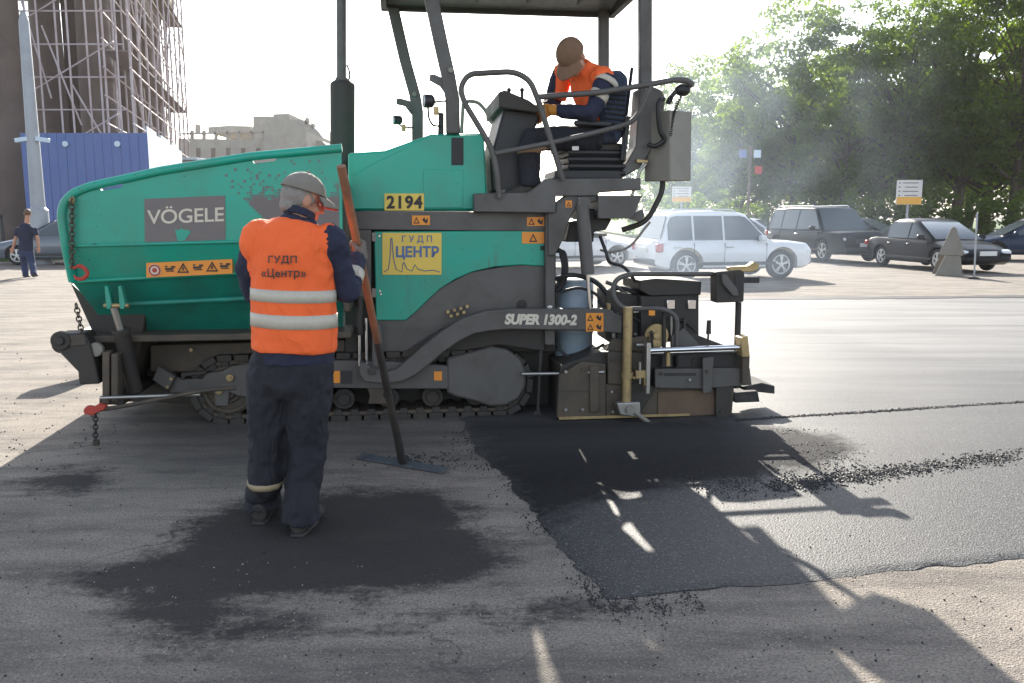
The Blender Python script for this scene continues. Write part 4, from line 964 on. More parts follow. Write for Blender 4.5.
def lamp(u, v, y, r, arm_pts):
    mb = MB(); c = PV(u, v, y); d = Vector((-1, -.15, 0)).normalized()
    l = mb.tube([c - d * .05, c - d * .03, c + d * .03], [r * .5, r * .95, r], 20).build('work_lamp', 'black', pav, 0.004)
    MB().tube([c + d * .03, c + d * .036], [r * .92, r * .86], 20).build('lamp_lens', 'glass_lens', l)
    MB().box(c + Vector((.06, 0, -.07)), (.04, .03, .06)).build('lamp_bracket', 'brass', l, 0.004)
    MB().tube(fillet([PV(*p) for p in arm_pts], .05), .008, 8).build('lamp_arm', 'grey', l)
lamp(428, 101, -.05, .052, [(431, 103, -.03), (440, 101, 0), (449, 101, .04)])
lamp(397, 120, 1.5, .045, [(399, 124, 1.5), (402, 127, 1.5), (416, 128, 1.58)])
pipe('cable', 'black', [(428, 108, -.04), (429, 118, 0), (433, 125, .05), (440, 126, .1)], .008, sp=True)
part('cable_connector', 'black', [(439, 112), (444, 113), (444, 134), (438, 134)], .12, .18, 0.006)
pipe('far_handrail', 'grey_light', [(461, 150, 1.6), (463, 104, 1.6), (468, 101, 1.6), (478, 102, 1.6), (487, 112, 1.6), (492, 125, 1.6), (503, 124, 1.6)], .018, .06)
# operator's stand ---------------------------------------------------------------------------------------
part('platform', 'grey', [(474, 193.5), (528, 192.5), (540, 184), (545, 178.5), (641, 178), (641, 190), (600, 192.5), (596, 196), (556, 196), (556, 213), (474, 212)], -.10, .02, 0.008)
part('platform_floor', 'dark', [(480, 196), (556, 194), (556, 210), (480, 210)], .0, 1.6, 0.006)
part('seat_carrier', 'dark', [(552, 180), (630, 180), (630, 189), (552, 189)], .0, .6, 0.006)
part('foot_plate', 'grey_light', [(500, 190), (527, 188), (527, 192), (500, 193)], .1, .5, 0.004)
part('platform_strut', 'grey', [(556, 203), (568, 194), (598, 193), (600, 200), (580, 205), (571, 216), (562, 242), (555, 256), (548, 256), (548, 212), (556, 212)], -.07, .03, 0.008)
warn(565.5, 200.5, 572, 207.5, -.0705, pav, 1)
part('rear_post', 'grey', rect(545.5, 212.5, 555, 312), -.05, .06, 0.006)
part('rear_post', 'grey', rect(545, 330, 555, 345), -.02, .08, 0.006)
mb = MB(); disc(mb, 550, 308, -.062, .022, .02, 12); disc(mb, 581, 199, -.085, .018, .02, 12); mb.build('post_bolts', 'chrome', pav, 0.003)
part('cross_box', 'grey', [(598, 195.5), (642.5, 195.5), (633, 218.5), (598, 218.5)], -.12, 1.2, 0.006)
part('cross_box_end', 'grey', [(636, 212), (643, 209), (645, 216), (640, 222), (632, 219)], -.05, .05, 0.004)
part('motor_block', 'dark', [(570, 222), (600, 216), (612, 219), (606, 230), (594, 232), (594, 242), (566, 242)], .02, .5, 0.01)
part('motor_block', 'black', [(582, 209), (600, 209), (600, 226), (582, 226)], .03, .4, 0.01)
part('bracket_pin', 'grey_light', rect(594, 233.5, 607, 236.5), .0, .03, 0.002)
mb = MB(); mb.cyl(PV(582, 205, -.1), PV(588, 274, -.1), .052, seg=20); mb.cyl(PV(584, 203, -.12), PV(584, 203, .0), .05, seg=16); mb.build('lift_cylinder', 'grey', pav, 0.004)
mb = MB(); mb.cyl(PV(587.5, 272, -.1), PV(590.5, 314, -.1), .016); mb.build('piston_rod', 'chrome', pav)
# handrails -----------------------------------------------------------------------------------------------
yr = -.14
pipe('handrail', 'grey', [(499.5, 198, yr), (495, 153, yr), (464, 102, yr), (460, 88, yr), (468, 74, yr), (514, 71.5, yr), (530, 80, yr), (540, 105, yr), (563, 180, yr)], .022, .16)
pipe('handrail', 'grey', [(495.5, 153.5, yr), (560, 141, yr), (618, 127, yr), (632, 122, yr), (640, 112, yr), (652, 84, yr)], .020, .14)
pipe('handrail', 'grey', [(539, 97, yr), (600, 92.5, yr), (652, 84, yr), (676, 79.5, yr), (688, 81, yr), (693, 86, yr)], .022, .1)
# seat and console ------------------------------------------------------------------------------------------
YS = 0.0
part('seat_base', 'black', [(556, 170), (620, 170), (622, 179), (554, 179)], YS, YS + .5, 0.01)
mb = MB(); A = PV(590, 178, YS + .25); w = PV(618, 178, YS + .25).x - PV(562, 178, YS + .25).x
for i in range(4):
    z = A.z + i * 0.052; mb.loft([[Vector((A.x + sx * w * k / 2, YS + .25 + sy * .24 * k, z + dz)) for sx, sy in ((-1, -1), (1, -1), (1, 1), (-1, 1))] for dz, k in ((0, .93), (.02, 1.0), (.04, 1.0), (.052, .93))])
mb.build('seat_bellows', 'black', pav, 0.004)
part('seat_mechanism', 'dark', rect(560, 143, 622, 151), YS + .04, YS + .46, 0.012)
part('seat_cushion', cloth_mat('seat_fabric', (0.03, 0.036, 0.055)), [(556, 141), (556, 132), (566, 127), (618, 128), (622, 143), (560, 146)], YS - .02, YS + .52, 0.04)
sb = part('seat_backrest', cloth_mat('seat_fabric_back', (0.035, 0.05, 0.085)), [(606, 140), (600, 112), (602, 96), (607, 78), (613, 69), (622, 70), (629, 76), (629, 90), (624, 130), (620, 144)], YS - .02, YS + .50, 0.035)
mb = MB()
for i in range(9): mb.tube([PV(604.5 + .05 * i, 88 + i * 5, YS - .022), PV(626 - .3 * i, 90 + i * 5, YS - .022)], .010, 6)
mb.build('backrest_ribs', M['black'], sb)
part('belt_buckle', 'steel', rect(572, 146, 579, 150.5), YS - .02, YS + .02, 0.003); part('armrest', 'black', [(575, 120), (612, 121), (612, 127), (575, 125)], YS - .08, YS - .02, 0.012)
pipe('seat_strap', 'black', [(632, 68, .3), (628, 100, .2), (624, 135, .0), (622, 160, -.02)], .014, sp=True)
part('rear_column', 'grey', [(640, 88), (650, 85), (662, 90), (666, 98), (664, 112), (652, 120), (652, 150), (640, 168), (622, 178), (618, 178), (636, 146)], .02, .25, 0.012)
part('seat_gas_strut', 'black', [(627, 116), (631, 116), (626, 158), (621, 158)], -.02, .02, 0.004)
con = part('operator_console', 'black', [(504, 107), (541, 104), (540, 120), (528, 140), (524, 165), (530, 192), (492, 192), (490, 160)], .12, .9, 0.02)
part('console_panel', 'dark', [(498.5, 92), (505, 90), (529, 100), (541, 109), (538, 113), (499, 107.5)], .02, 1.0, 0.01, con)
mb = MB(); mb.cyl(PV(522, 99, .05), PV(522, 91, .05), .012); mb.ell(PV(522, 90, .05), .018); mb.cyl(PV(510, 95, .2), PV(509, 90, .2), .010); mb.ell(PV(509, 90, .2), .018); mb.build('console_levers', 'ink', con)
mb = MB(); mb.torus(PV(543, 113, .05), .06, .01, 'X', 20, 6)
mb.build('control_dial', 'brass', con)
# rear control cabinet ---------------------------------------------------------------------------------------
cb = PV(672, 146, -.05)
mb = MB(); rot = Euler((0, R(-1.5), R(35))); mb.box((cb.x, cb.y + .1, cb.z), (.27, .25, .53), rot)
cab = mb.build('control_cabinet', 'grey_light', pav, 0.008)
mb = MB(); mb.box(Vector((cb.x, cb.y + .1, cb.z)) + rot.to_matrix() @ Vector((.14, -.07, .16)), (.02, .03, .04), rot); mb.box(Vector((cb.x, cb.y + .1, cb.z)) + rot.to_matrix() @ Vector((.14, -.07, -.16)), (.02, .03, .04), rot); mb.build('cabinet_hinges', 'steel', cab, 0.003)
mb = MB(); mb.ell(PV(682.5, 90, -.1), (.062, .05, .048), None, 20, 12); mb.cyl(PV(676, 91, -.1), PV(671, 97, -.1), .018); mb.cyl(PV(671, 97, -.1), PV(668, 104, -.08), .022); hrn = mb.build('horn', 'black', pav, 0.003)
pts = []
for i in range(90):
    t = i / 89; p = PV(682 - 11 * t - 3 * math.sin(t * 3), 94 + 42 * t, -.12); pts.append(p + Vector((math.cos(i * 1.4) * .011, math.sin(i * 1.4) * .011, 0)))
MB().tube(pts, .005, 6).build('coiled_cable', 'black', hrn)
pipe('hose', 'black', [(664, 99, -.1), (660, 100, -.12), (658, 108, -.14), (660, 130, -.12), (664, 140, -.1), (655, 146, -.08), (648, 144, -.05)], .018, sp=True)
pipe('tail_pipe', 'dark', [(663, 179, .0), (662, 192, .0), (650, 216, .0), (641, 224, .0), (622, 230, .05)], .022, .2)
pipe('tail_rod', 'steel', [(646, 164, .0), (640, 170, .0), (632, 196, .02)], .012, .05)
part('rod_joint', 'brass', [(637, 159), (648, 160), (648, 163), (637, 162.5)], -.02, .02, .003)
# hoses above the screed ---------------------------------------------------------------------------------------
pipe('hydraulic_hose', 'black', [(600, 236, .0), (606, 252, -.05), (610, 262, -.05), (625, 268, .0), (640, 288, 0), (652, 300, .0)], .014, sp=True)
pipe('hydraulic_hose', 'grey_light', [(600, 250, .02), (612, 252, .0), (630, 246, .0), (645, 228, .0), (650, 222, .0)], .010, sp=True)
for k in range(3): pipe('hydraulic_hose', 'black', [(554, 244 + k * 4, .06 + k * .04), (560 + 2 * k, 252, .04), (563 + 2 * k, 268, .03), (560 + 2 * k, 284, .05), (556, 292, .06)], .013, sp=True)
pipe('hydraulic_hose', 'black', [(556, 279, .05), (572, 275, .0), (592, 280, .0), (604, 290, .0), (612, 304, .0)], .020, sp=True)
pipe('hydraulic_hose', 'black', [(606, 292, .1), (620, 288, .1), (634, 292, .05), (645, 300, .05), (652, 312, .05)], .018, sp=True)
pipe('hydraulic_hose', 'dark', [(612, 300, .2), (625, 306, .15), (640, 304, .1), (650, 310, .1)], .022, sp=True)
# screed ---------------------------------------------------------------------------------------------------------
YD = -0.24
scr = part('screed', 'dark', [(560, 366), (600, 352), (640, 352), (735, 362), (732, 418), (560, 419)], YD + .06, 2.2, 0.012)
part('end_plate', 'grimy', [(559, 376), (582, 362), (606, 364), (606, 416), (557, 418)], YD - .01, YD + .05, 0.008, scr)
part('end_plate_rib', 'grimy', rect(590, 366, 599, 412), YD - .035, YD - .012, 0.005, scr)
part('end_plate_arm', 'grimy', [(608, 352), (622, 340), (650, 335), (650, 352), (624, 350), (612, 362)], YD, YD + .04, 0.006, scr)
part('end_plate', 'grimy', [(608, 352), (648, 353), (650, 380), (632, 386), (608, 384)], YD - .02, YD + .04, 0.008, scr)
part('end_plate', 'grimy', [(606, 384), (650, 386), (735, 380), (732, 417), (606, 417)], YD, YD + .05, 0.008, scr)
part('shield_curve', 'dark', [(632, 384), (646, 378), (655, 390), (640, 414), (618, 414), (622, 396)], YD - .03, YD - .002, 0.006, scr)
part('sole_edge', 'brass', [(559, 417), (690, 413.5), (690, 416), (559, 420)], YD - .03, YD - .015, 0.002, scr)
part('side_beam', 'grey', [(655, 369), (750, 368), (752, 385), (700, 389), (655, 388)], YD - .06, YD + .0, 0.006, scr)
part('side_bracket', 'grey', [(703, 358), (714, 357), (712, 392), (703, 394)], YD - .09, YD - .062, 0.005, scr)
part('side_window_plate', 'dark', [(676, 330), (700, 336), (742, 352), (742, 368), (676, 368)], YD - .0, YD + .05, 0.006, scr)
mb = MB()
mb.pp([(692, 360), (700, 355), (716, 355), (730, 360), (728, 366), (692, 366)], YD - .012, YD - .003)
mb.pp(rect(662, 354, 672, 367), YD - .012, YD - .003); mb.pp(rect(678, 354, 686, 367), YD - .012, YD - .003); mb.build('openings', 'ink', scr)
part('gusset', 'grey', [(672, 336), (684, 328), (700, 345), (700, 352), (684, 348), (672, 352)], YD - .03, YD - .002, 0.005, scr)
part('rear_leg', 'dark', [(716, 388), (732, 384), (731, 418), (716, 418)], YD - .05, YD - .0, 0.006, scr)
part('plate_rust', painted('rusty_steel', (0.12, 0.075, 0.05), (0.2, 0.14, 0.09), .6, .7, sc=8), [(658, 392), (715, 389), (715, 415), (658, 415)], YD - .012, YD - .001, 0.003, scr)
part('edge_step', 'rubber', [(733, 393), (758, 391), (760, 402), (735, 403)], YD, YD + .25, 0.008, scr)
part('edge_step', 'rubber', [(742, 387), (762, 383), (775, 386), (775, 394), (757, 392)], YD + .1, YD + .5, 0.008, scr)
# chrome guide tubes, zinc column and its foot
mb = MB(); mb.cyl(PV(650, 350.5, YD - .12), PV(748, 346.8, YD - .12), .020); mb.cyl(PV(650, 353, YD - .06), PV(748, 350, YD - .06), .018); mb.build('guide_tubes', 'chrome', scr)
part('guide_clamp', 'brass', [(741, 338), (748, 336), (750, 357), (742, 357)], YD - .16, YD - .04, 0.005, scr)
part('guide_clamp', 'steel', [(647, 343), (651, 343), (650, 394), (646, 394)], YD - .15, YD - .06, 0.004, scr)
part('clamp_lug', 'grimy', [(743, 356), (750, 356), (749, 384), (742, 384)], YD - .1, YD - .03, 0.005, scr)
mb = MB(); mb.cyl(PV(628, 307, YD - .08), PV(626.5, 404, YD - .08), .036, seg=24); mb.cyl(PV(627.5, 372, YD - .08), PV(627.5, 378, YD - .08), .046, seg=24); mb.build('crank_column', 'brass', scr, 0.003)
ft = part('column_foot', 'steel', [(617, 403), (640, 402), (641, 415), (634, 417), (620, 415)], YD - .14, YD - .04, 0.008, scr)
mb = MB(); disc(mb, 631, 410, YD - .17, .035, .03, 16); mb.cyl(PV(633, 411, YD - .15), PV(657, 428.5, YD - .09), .017); mb.build('sensor_rod', 'grey_light', ft)
part('sensor_ski', 'brass', [(641, 428), (674, 427), (675, 429.5), (641.5, 431)], YD - .10, YD - .0, 0.003, ft)
mb = MB(); disc(mb, 657, 336, YD - .0, .095, .03, 32); disc(mb, 657, 336, YD - .02, .03, .03, 12)
whl = mb.build('adjuster_wheel', 'brass', scr, 0.004)
mb = MB(); P0, P1 = PV(651, 331, YD - .04), PV(652, 349, YD - .04)
mb.tube([P0.lerp(P1, i / 40) + Vector((.012 * math.sin(i * 1.3), .012 * math.cos(i * 1.3), 0)) for i in range(41)], .006, 6); mb.build('spring', 'ink', whl)
pipe('spindle', 'steel', [(522, 374, -.1), (560, 373.5, -.12), (590, 372.5, -.25), (604, 372, -.26)], .013, .05); 
mb = MB(); [mb.torus(PV(561 + 2 * i, 373.6, -.13), .014, .006, 'X', 12, 6) for i in range(14)]; mb.build('spindle_thread', 'dark', pav)
mb = MB(); mb.cyl(PV(541, 350, .0), PV(538, 414, .0), .016); disc(mb, 537.5, 414, -.02, .03, .04, 12); mb.build('scraper_rod', 'dark', pav)
# tool box, rails, control box
tb = part('screed_toolbox', 'dark', [(641, 296), (699, 294), (699, 342), (676, 342), (641, 342)], -.12, .35, 0.008)
part('toolbox_lid', 'dark', [(640, 280.5), (656, 278.5), (702, 281.5), (701, 295), (650, 296), (640, 290)], -.15, .37, 0.008, tb)
for u in (671, 692): part('latch', 'chrome', rect(u - 4, 300, u + 4, 309), -.145, -.12, 0.003, tb)
part('sticker', 'orange_sticker', rect(649, 310.5, 655, 315.5), -.34, -.33, 0)
pipe('guard_rail', 'grey', [(714, 274, -.22), (630, 274, -.22), (615, 279, -.22), (612, 295, -.22), (622, 309, -.24), (664, 308.5, -.28), (677, 316, -.28), (677, 350, -.28)], .019, .14)
pipe('guard_rail', 'grey', [(606, 282, .1), (618, 287, .1), (645, 310, .0), (660, 330, .0)], .016, .1)
cbx = part('screed_control_box', 'dark', [(716, 272), (741, 270), (745, 273), (744, 302), (716, 303)], -.30, -.17, 0.01)
part('box_arm', 'grey', [(722, 274), (727, 275), (738, 290), (739, 296), (733, 296), (722, 283)], -.33, -.30, 0.006, cbx)
part('box_slot', 'ink', rect(735, 275, 742, 290), -.306, -.299, 0.003, cbx)
part('sensor_arm', 'brass', [(729, 267), (748, 266), (754, 262), (760, 264), (758, 270), (752, 272), (729, 272)], -.28, -.22, 0.006, cbx)
part('sensor_head', 'black', rect(743, 277, 760, 283), -.28, -.22, 0.008, cbx)
mb = MB(); mb.cyl(PV(738.5, 302, -.22), PV(736, 388, -.22), .024); mb.build('control_post', 'dark', scr)
mb = MB(); mb.cyl(PV(708, 342, -.3), PV(708.5, 327, -.3), .008); mb.cyl(PV(708.5, 334, -.3), PV(709, 320, -.3), .02, .016); mb.build('hand_lever', 'black', scr, 0.003)
part('valve_block', 'dark', [(606, 290), (642, 296), (642, 345), (622, 350), (606, 340)], -.02, .3, 0.01)
rng = random.Random(5)
for i in range(12):
    u, v = rng.uniform(608, 640), rng.uniform(296, 345); c = PV(u, v, -.04); MB().box(c, (rng.uniform(.02, .06), .05, rng.uniform(.02, .06))).build('hose_fitting', rng.choice(('grimy', 'steel', 'dark', 'brass')), pav, 0.004)
for u, v, y, r in ((566, 372, YD - .02, .014), (566, 410, YD - .02, .014), (583, 370, YD - .02, .012), (583, 410, YD - .02, .012), (612, 392, YD - .03, .012), (613, 412, YD - .03, .012), (662, 374, YD - .07, .013), (690, 380, YD - .07, .013), (742, 374, YD - .07, .013), (722, 412, YD - .06, .012), (708, 372, YD - .1, .012), (645, 360, YD - .03, .012), (613, 360, YD - .03, .012)):
    mb = MB(); disc(mb, u, v, y - .012, r, .02, 6); mb.build('bolt', rng.choice(('grimy', 'steel')), scr, .002)
for a, b_, r, mm in (((664, 312, -.25), (664, 350, -.25), .016, 'dark'), ((671, 316, -.22), (672, 352, -.22), .012, 'steel'), ((684, 318, -.2), (684, 348, -.2), .014, 'black'), ((636, 345, -.3), (650, 345, -.3), .014, 'steel'), ((640, 362, -.36), (640, 384, -.36), .010, 'steel'), ((633, 378, -.34), (648, 377, -.34), .013, 'brass'), ((668, 352, -.34), (668, 366, -.34), .018, 'brass')):
    MB().cyl(PV(*a), PV(*b_), r, seg=12).build('adjuster_rod', mm, scr, .002)
part('clamp_block', 'brass', [(636, 371), (648, 370), (648, 386), (644, 386), (644, 378), (636, 379)], YD - .13, YD - .08, .004, scr)
for pts_ in ([(606, 300, .0), (620, 316, -.06), (634, 318, -.06), (646, 328, -.08), (652, 344, -.1)], [(598, 300, .05), (610, 318, .0), (612, 336, -.04), (620, 348, -.08)], [(650, 318, -.1), (660, 322, -.14), (672, 318, -.14), (690, 326, -.12), (700, 340, -.1)], [(560, 292, .02), (580, 288, -.02), (598, 296, -.03), (606, 312, -.03)], [(556, 340, .05), (562, 352, .0), (574, 358, .0), (590, 352, .0), (604, 344, .0)]):
    pipe('hydraulic_hose', 'black', pts_, .012, sp=True)
part('side_lug', 'grimy', [(606, 350), (614, 338), (622, 340), (622, 352)], YD - .01, YD + .03, .004, scr)
part('beam_slot', 'ink', rect(664, 373, 696, 376), YD - .064, YD - .059, 0, scr)
part('end_plate_strap', 'grimy', [(559, 388), (606, 388), (606, 391), (559, 391)], YD - .018, YD - .008, .003, scr)
# a pale blue drum carried behind the rear post
dc = PV(574, 320, .25)
dz0 = PV(574, 358, .25).z; dz1 = PV(574, 281, .25).z
dw = PAV_M @ Vector((dc.x, dc.y, dz0))
dr_ = empty('plastic_drum', dw, 0, 'pale blue plastic drum standing behind the grey post at the screed', 'drum')
r_ = .155; hh = dz1 - dz0
MB().tube([(0, 0, 0), (0, 0, .03), (0, 0, hh * .33), (0, 0, hh * .35), (0, 0, hh * .37), (0, 0, hh * .66), (0, 0, hh * .68), (0, 0, hh * .70), (0, 0, hh - .03), (0, 0, hh)], [r_ * .93, r_, r_, r_ * 1.04, r_, r_, r_ * 1.04, r_, r_, r_ * .92], 32).build('drum_shell', plain('blue_plastic', (0.27, 0.335, 0.40), .4), dr_)
MB().tube([(0, 0, hh), (0, 0, hh + .02)], [r_ * .95, r_ * .95], 32).build('lid', plain('pale_plastic', (0.5, 0.56, 0.62), .4), dr_, 0.004)
# ------------------------------------------------------------------ vehicles
M['glass'] = plain('car_glass', (0.07, 0.09, 0.105), 0.06); M['tail'] = plain('tail_lamp', (0.42, 0.03, 0.02), .2); M['head'] = plain('head_lamp', (.7, .72, .75), .12, .4)
M['tyre'] = plain('tyre', (.02, .02, .021), .8); M['rim'] = plain('alloy_rim', (.55, .56, .58), .3, .8); M['trim'] = plain('car_trim', (.03, .03, .032), .5)
M['plate'] = plain('number_plate_white', (.7, .7, .68), .5)
def paint(name, col):
    m, nt, b = new_mat(name); co = coords(nt); n = nz(nt, co, 3, 5); nt.links.new(mixc(nt, ramp(nt, n, [(.45, 0), (.8, .35)]).outputs[0], col, tuple(c * .8 + .008 for c in col)), b.inputs['Base Color'])
    b.inputs['Roughness'].default_value = .3; b.inputs['Coat Weight'].default_value = .8 if col[0] > .1 else .15; b.inputs['Specular IOR Level'].default_value = .5 if col[0] > .1 else .15; b.inputs['Coat Roughness'].default_value = .06; return m
def make_car(pos, head, label, col, L, W, Hh, kind, wb, rw, group=None):
    """x forward; kind: 'suv' or 'sedan' or 'hatch'"""
    car = empty('parked_car' if group else 'car', pos, head, label, 'car', group); car.name = 'car'
    pm = paint('car_paint', col); w = W / 2; h = L / 2
    zb0 = .27 if kind == 'suv' else .2
    bl = Hh * (.575 if kind == 'suv' else .60)
    if kind == 'suv': top = [(-h, bl - .12), (-h + .06, bl), (-h + .3, bl + .03), (h - 1.55, bl + .0), (h - 1.2, bl - .0), (h - .55, bl - .02), (h - .12, bl - .07), (h - .02, bl - .16), (h, bl - .4)]; gh = (-h + .10, -h + .38, h - 1.86, h - 1.12)
    elif kind == 'hatch': top = [(-h, bl - .2), (-h + .08, bl), (-h + .3, bl + .03), (h - 1.35, bl), (h - 1.0, bl - .04), (h - .4, bl - .16), (h - .1, bl - .28), (h, bl - .45)]; gh = (-h + .15, -h + .62, h - 2.2, h - 1.05)
    else: top = [(-h, bl - .2), (-h + .06, bl - .02), (-h + .7, bl + .06), (h - 1.5, bl + .0), (h - 1.1, bl - .04), (h - .5, bl - .15), (h - .12, bl - .28), (h, bl - .42)]; gh = (-h + .55, -h + 1.35, h - 2.25, h - 1.15)
    mb = MB(); rings = []
    xs = sorted(set([t[0] for t in top] + list(np.linspace(-h + .05, h - .05, 26))))
    for x in xs:
        zt_ = float(np.interp(x, [t[0] for t in top], [t[1] for t in top])); e = (abs(x) / h); ww = w * (1 - .16 * max(0, (e - .72) / .28) ** 2.2); zl = zb0 + .10 * max(0, (e - .85) / .15) ** 2
        pts = [(ww * .88, zl), (ww * .96, zl + .05), (ww * .985, zl + .22), (ww, (zl + zt_) * .5), (ww * .99, zt_ - .14), (ww * .95, zt_ - .05), (ww * .86, zt_), (ww * .45, zt_ + .025)]
        rings.append([Vector((x, y, z)) for y, z in pts] + [Vector((x, -y, z)) for y, z in pts[::-1]])
    body = mb.loft(rings).build('body', pm, car, 0, 40)
    for sx in (-1, 1):                                           # wheel arches
        x = sx * wb / 2 - (.05 if kind != 'sedan' else 0)
        c = MB().cyl((x, -w - .2, rw), (x, w + .2, rw), rw * 1.16, seg=36).build('arch', pm, car)
        bo = body.modifiers.new('b', 'BOOLEAN'); bo.operation = 'DIFFERENCE'; bo.object = c; bo.solver = 'EXACT'
        me = bpy.data.meshes.new_from_object(body.evaluated_get(bpy.context.evaluated_depsgraph_get())); body.modifiers.clear(); body.data = me
        bpy.data.objects.remove(c)
        me.polygons.foreach_set('use_smooth', [True] * len(me.polygons)); me.set_sharp_from_angle(angle=R(35))
    if not len(body.data.materials): body.data.materials.append(pm)
    r0, r1, r2, r3 = gh; zr = Hh; zbelt = bl - .01; wt = w * .74; wbt = w * .93
    mb = MB()
    def sy(z): return wbt + (wt - wbt) * (z - zbelt) / (zr - zbelt)
    base = [(r0, zbelt), (r3, zbelt)]
    st = [(r0, zbelt - .04), (r0 + (r1 - r0) * .85, zr - .07), (r1 + .12, zr - .01), ((r1 + r2) / 2, zr + .015), (r2 - .1, zr - .01), (r2 + (r3 - r2) * .12, zr - .06), (r3, zbelt - .05)]
    rings = []
    for x in np.linspace(r0, r3, 28):
        z = float(np.interp(x, [q[0] for q in st], [q[1] for q in st])); t = max(.02, (z - zbelt)); y1 = sy(zbelt + t); zz = max(z, zbelt + .01)
        rings.append([Vector((x, wbt, zbelt - .04)), Vector((x, sy(zz) + .01, zz - .05 * min(1, t * 3))), Vector((x, sy(zz) - .06, zz)), Vector((x, 0, zz + .015 * min(1, t * 4))), Vector((x, -sy(zz) + .06, zz)), Vector((x, -sy(zz) - .01, zz - .05 * min(1, t * 3))), Vector((x, -wbt, zbelt - .04))])
    cabin = mb.loft(rings).build('cabin', pm, car, 0, 40)
    def topz(x): return float(np.interp(x, [q[0] for q in st], [q[1] for q in st]))
    n_win = 3 if kind == 'suv' else 2
    xs0 = r0 + (r1 - r0) * (.55 if kind == 'suv' else .75); xe = r3 - .12; cuts = np.linspace(xs0, xe, n_win + 1) if n_win == 2 else [xs0, xs0 + (xe - xs0) * .26, xs0 + (xe - xs0) * .56, xe]
    for s in (-1, 1):
        for a, b in zip(cuts[:-1], cuts[1:]):
            a2, b2 = a + .03, b - .03; lo = zbelt + .035; up = []
            for x in np.linspace(a2, b2, 9): up.append((x, max(lo + .01, min(zr - .10, topz(x) - .085))))
            poly = [(a2, lo)] + up + [(b2, lo)]
            MB().poly_prism([Vector((x, s * (sy(z) + .012), z)) for x, z in poly], (0, -s * .02, 0)).build('window', 'glass', car, 0)
        mx = r3 - .35; mi = MB().box((mx, s * (w + .10), zbelt + .08), (.13, .2, .14)).build('mirror', pm, car, .03)
        MB().box((mx, s * (w * .96), zbelt + .03), (.06, .14, .05)).build('mirror_arm', 'trim', mi, .01)
        for a in (cuts[0] + .25, cuts[-2] + .12): MB().box((a, s * (w * .995 + .012), bl - .14), (.2, .03, .035)).build('door_handle', pm if kind != 'suv' else 'rim', car, .01)
        for x in list(cuts[1:-1]) + [cuts[-1] - .05]: MB().box((x, s * (w * .985), (zb0 + bl) / 2 + .05), (.008, .03, bl - zb0 - .2)).build('door_seam', 'trim', car)
        MB().box((0, s * (w * .985), zb0 + .14), (L * .5, .05, .07)).build('side_trim', 'trim', car, .01)
        MB().box((h - .16, s * (w * .70), bl - .33 if kind != 'suv' else bl - .28), (.22, .36, .15), Euler((0, R(15), -s * R(24)))).build('headlight', 'head', car, .04)
        MB().box((-h + .10, s * (w * .80), bl - .16), (.18, .30, .2 if kind == 'suv' else .14), Euler((0, 0, s * R(14)))).build('taillight', 'tail', car, .03)
        if kind == 'suv':
            MB().tube(fillet([Vector((r1 + .1, s * (wt - .08), zr)), Vector((r1 + .16, s * (wt - .08), zr + .05)), Vector((r2 - .25, s * (wt - .08), zr + .05)), Vector((r2 - .15, s * (wt - .08), zr))], .05), .018, 8).build('roof_rail', 'rim', car)
    def glassq(name, xa, za, xb, zb_, k):                        # sloping end glass
        yA, yB = wbt * .90, wt * .92; dx = .012 * k
        MB().poly_prism([Vector((xa + dx, -yA, za)), Vector((xa + dx, yA, za)), Vector((xb + dx, yB, zb_)), Vector((xb + dx, -yB, zb_))], (-.02 * k, 0, .0)).build(name, 'glass', car)
    glassq('windscreen', r3 - .02, zbelt + .03, r2 + (r3 - r2) * .14 + .02, zr - .075, 1); glassq('rear_window', r0 + (r1 - r0) * .12 - .02, zbelt + .08, r0 + (r1 - r0) * .80 - .02, zr - .09, -1)
    for sx, nm in ((1, 'front_bumper'), (-1, 'rear_bumper')):
        MB().box((sx * (h - .05), 0, zb0 + .17), (.16, W * .80, .16)).build(nm, 'trim' if kind == 'suv' else pm, car, .04)
        MB().box((sx * (h + .04), 0, zb0 + (.33 if sx > 0 else .46)), (.02, .52, .12)).build('licence_plate', 'plate', car, .004)
    MB().box((h - .03, 0, bl - .36), (.1, W * .42, .17)).build('grille', 'trim', car, .03)
    for sx in (-1, 1):
        x = sx * wb / 2 - (.05 if kind != 'sedan' else 0)
        for s in (-1, 1):
            wl = empty('wheel', (x, s * (w - .13), rw)); wl.parent = car
            ty = MB().torus((0, 0, 0), rw * .80, rw * .20, 'Y', 32, 10).build('tyre', 'tyre', wl); ty.scale = (1, 1.45, 1)
            mb = MB(); mb.cyl((0, s * .05, 0), (0, -s * .07, 0), rw * .64, seg=28); o = mb.build('rim_barrel', 'trim', wl)
            mb = MB(); mb.torus((0, s * .06, 0), rw * .62, .022, 'Y', 28, 6); mb.cyl((0, s * .04, 0), (0, s * .095, 0), rw * .15, seg=12)
            for q in range(5):
                a = 2 * math.pi * q / 5 + .3
                for da in (-.13, .13): mb.bar((math.cos(a) * rw * .1, s * .075, math.sin(a) * rw * .1), (math.cos(a + da) * rw * .62, s * .07, math.sin(a + da) * rw * .62), .03, .035, (0, 1, 0))
            mb.build('rim', 'rim', wl, .004)
    return car
def at_ground(u, v): p = G(u, v); return (p.x, p.y, 0)
cp = AT(722, 230, 21.6); make_car((cp.x, 21.6, .02), R(12), 'white SUV with silver roof rails crossing the square behind the screed', (.72, .73, .75), 4.12, 1.80, 1.65, 'suv', 2.5, .37)
cp = AT(824, 230, 30.5); make_car((cp.x, 30.5, .02), R(-77), 'black boxy SUV facing the camera right of the white SUV', (.012, .014, .02), 4.9, 2.0, 1.85, 'suv', 2.88, .39)
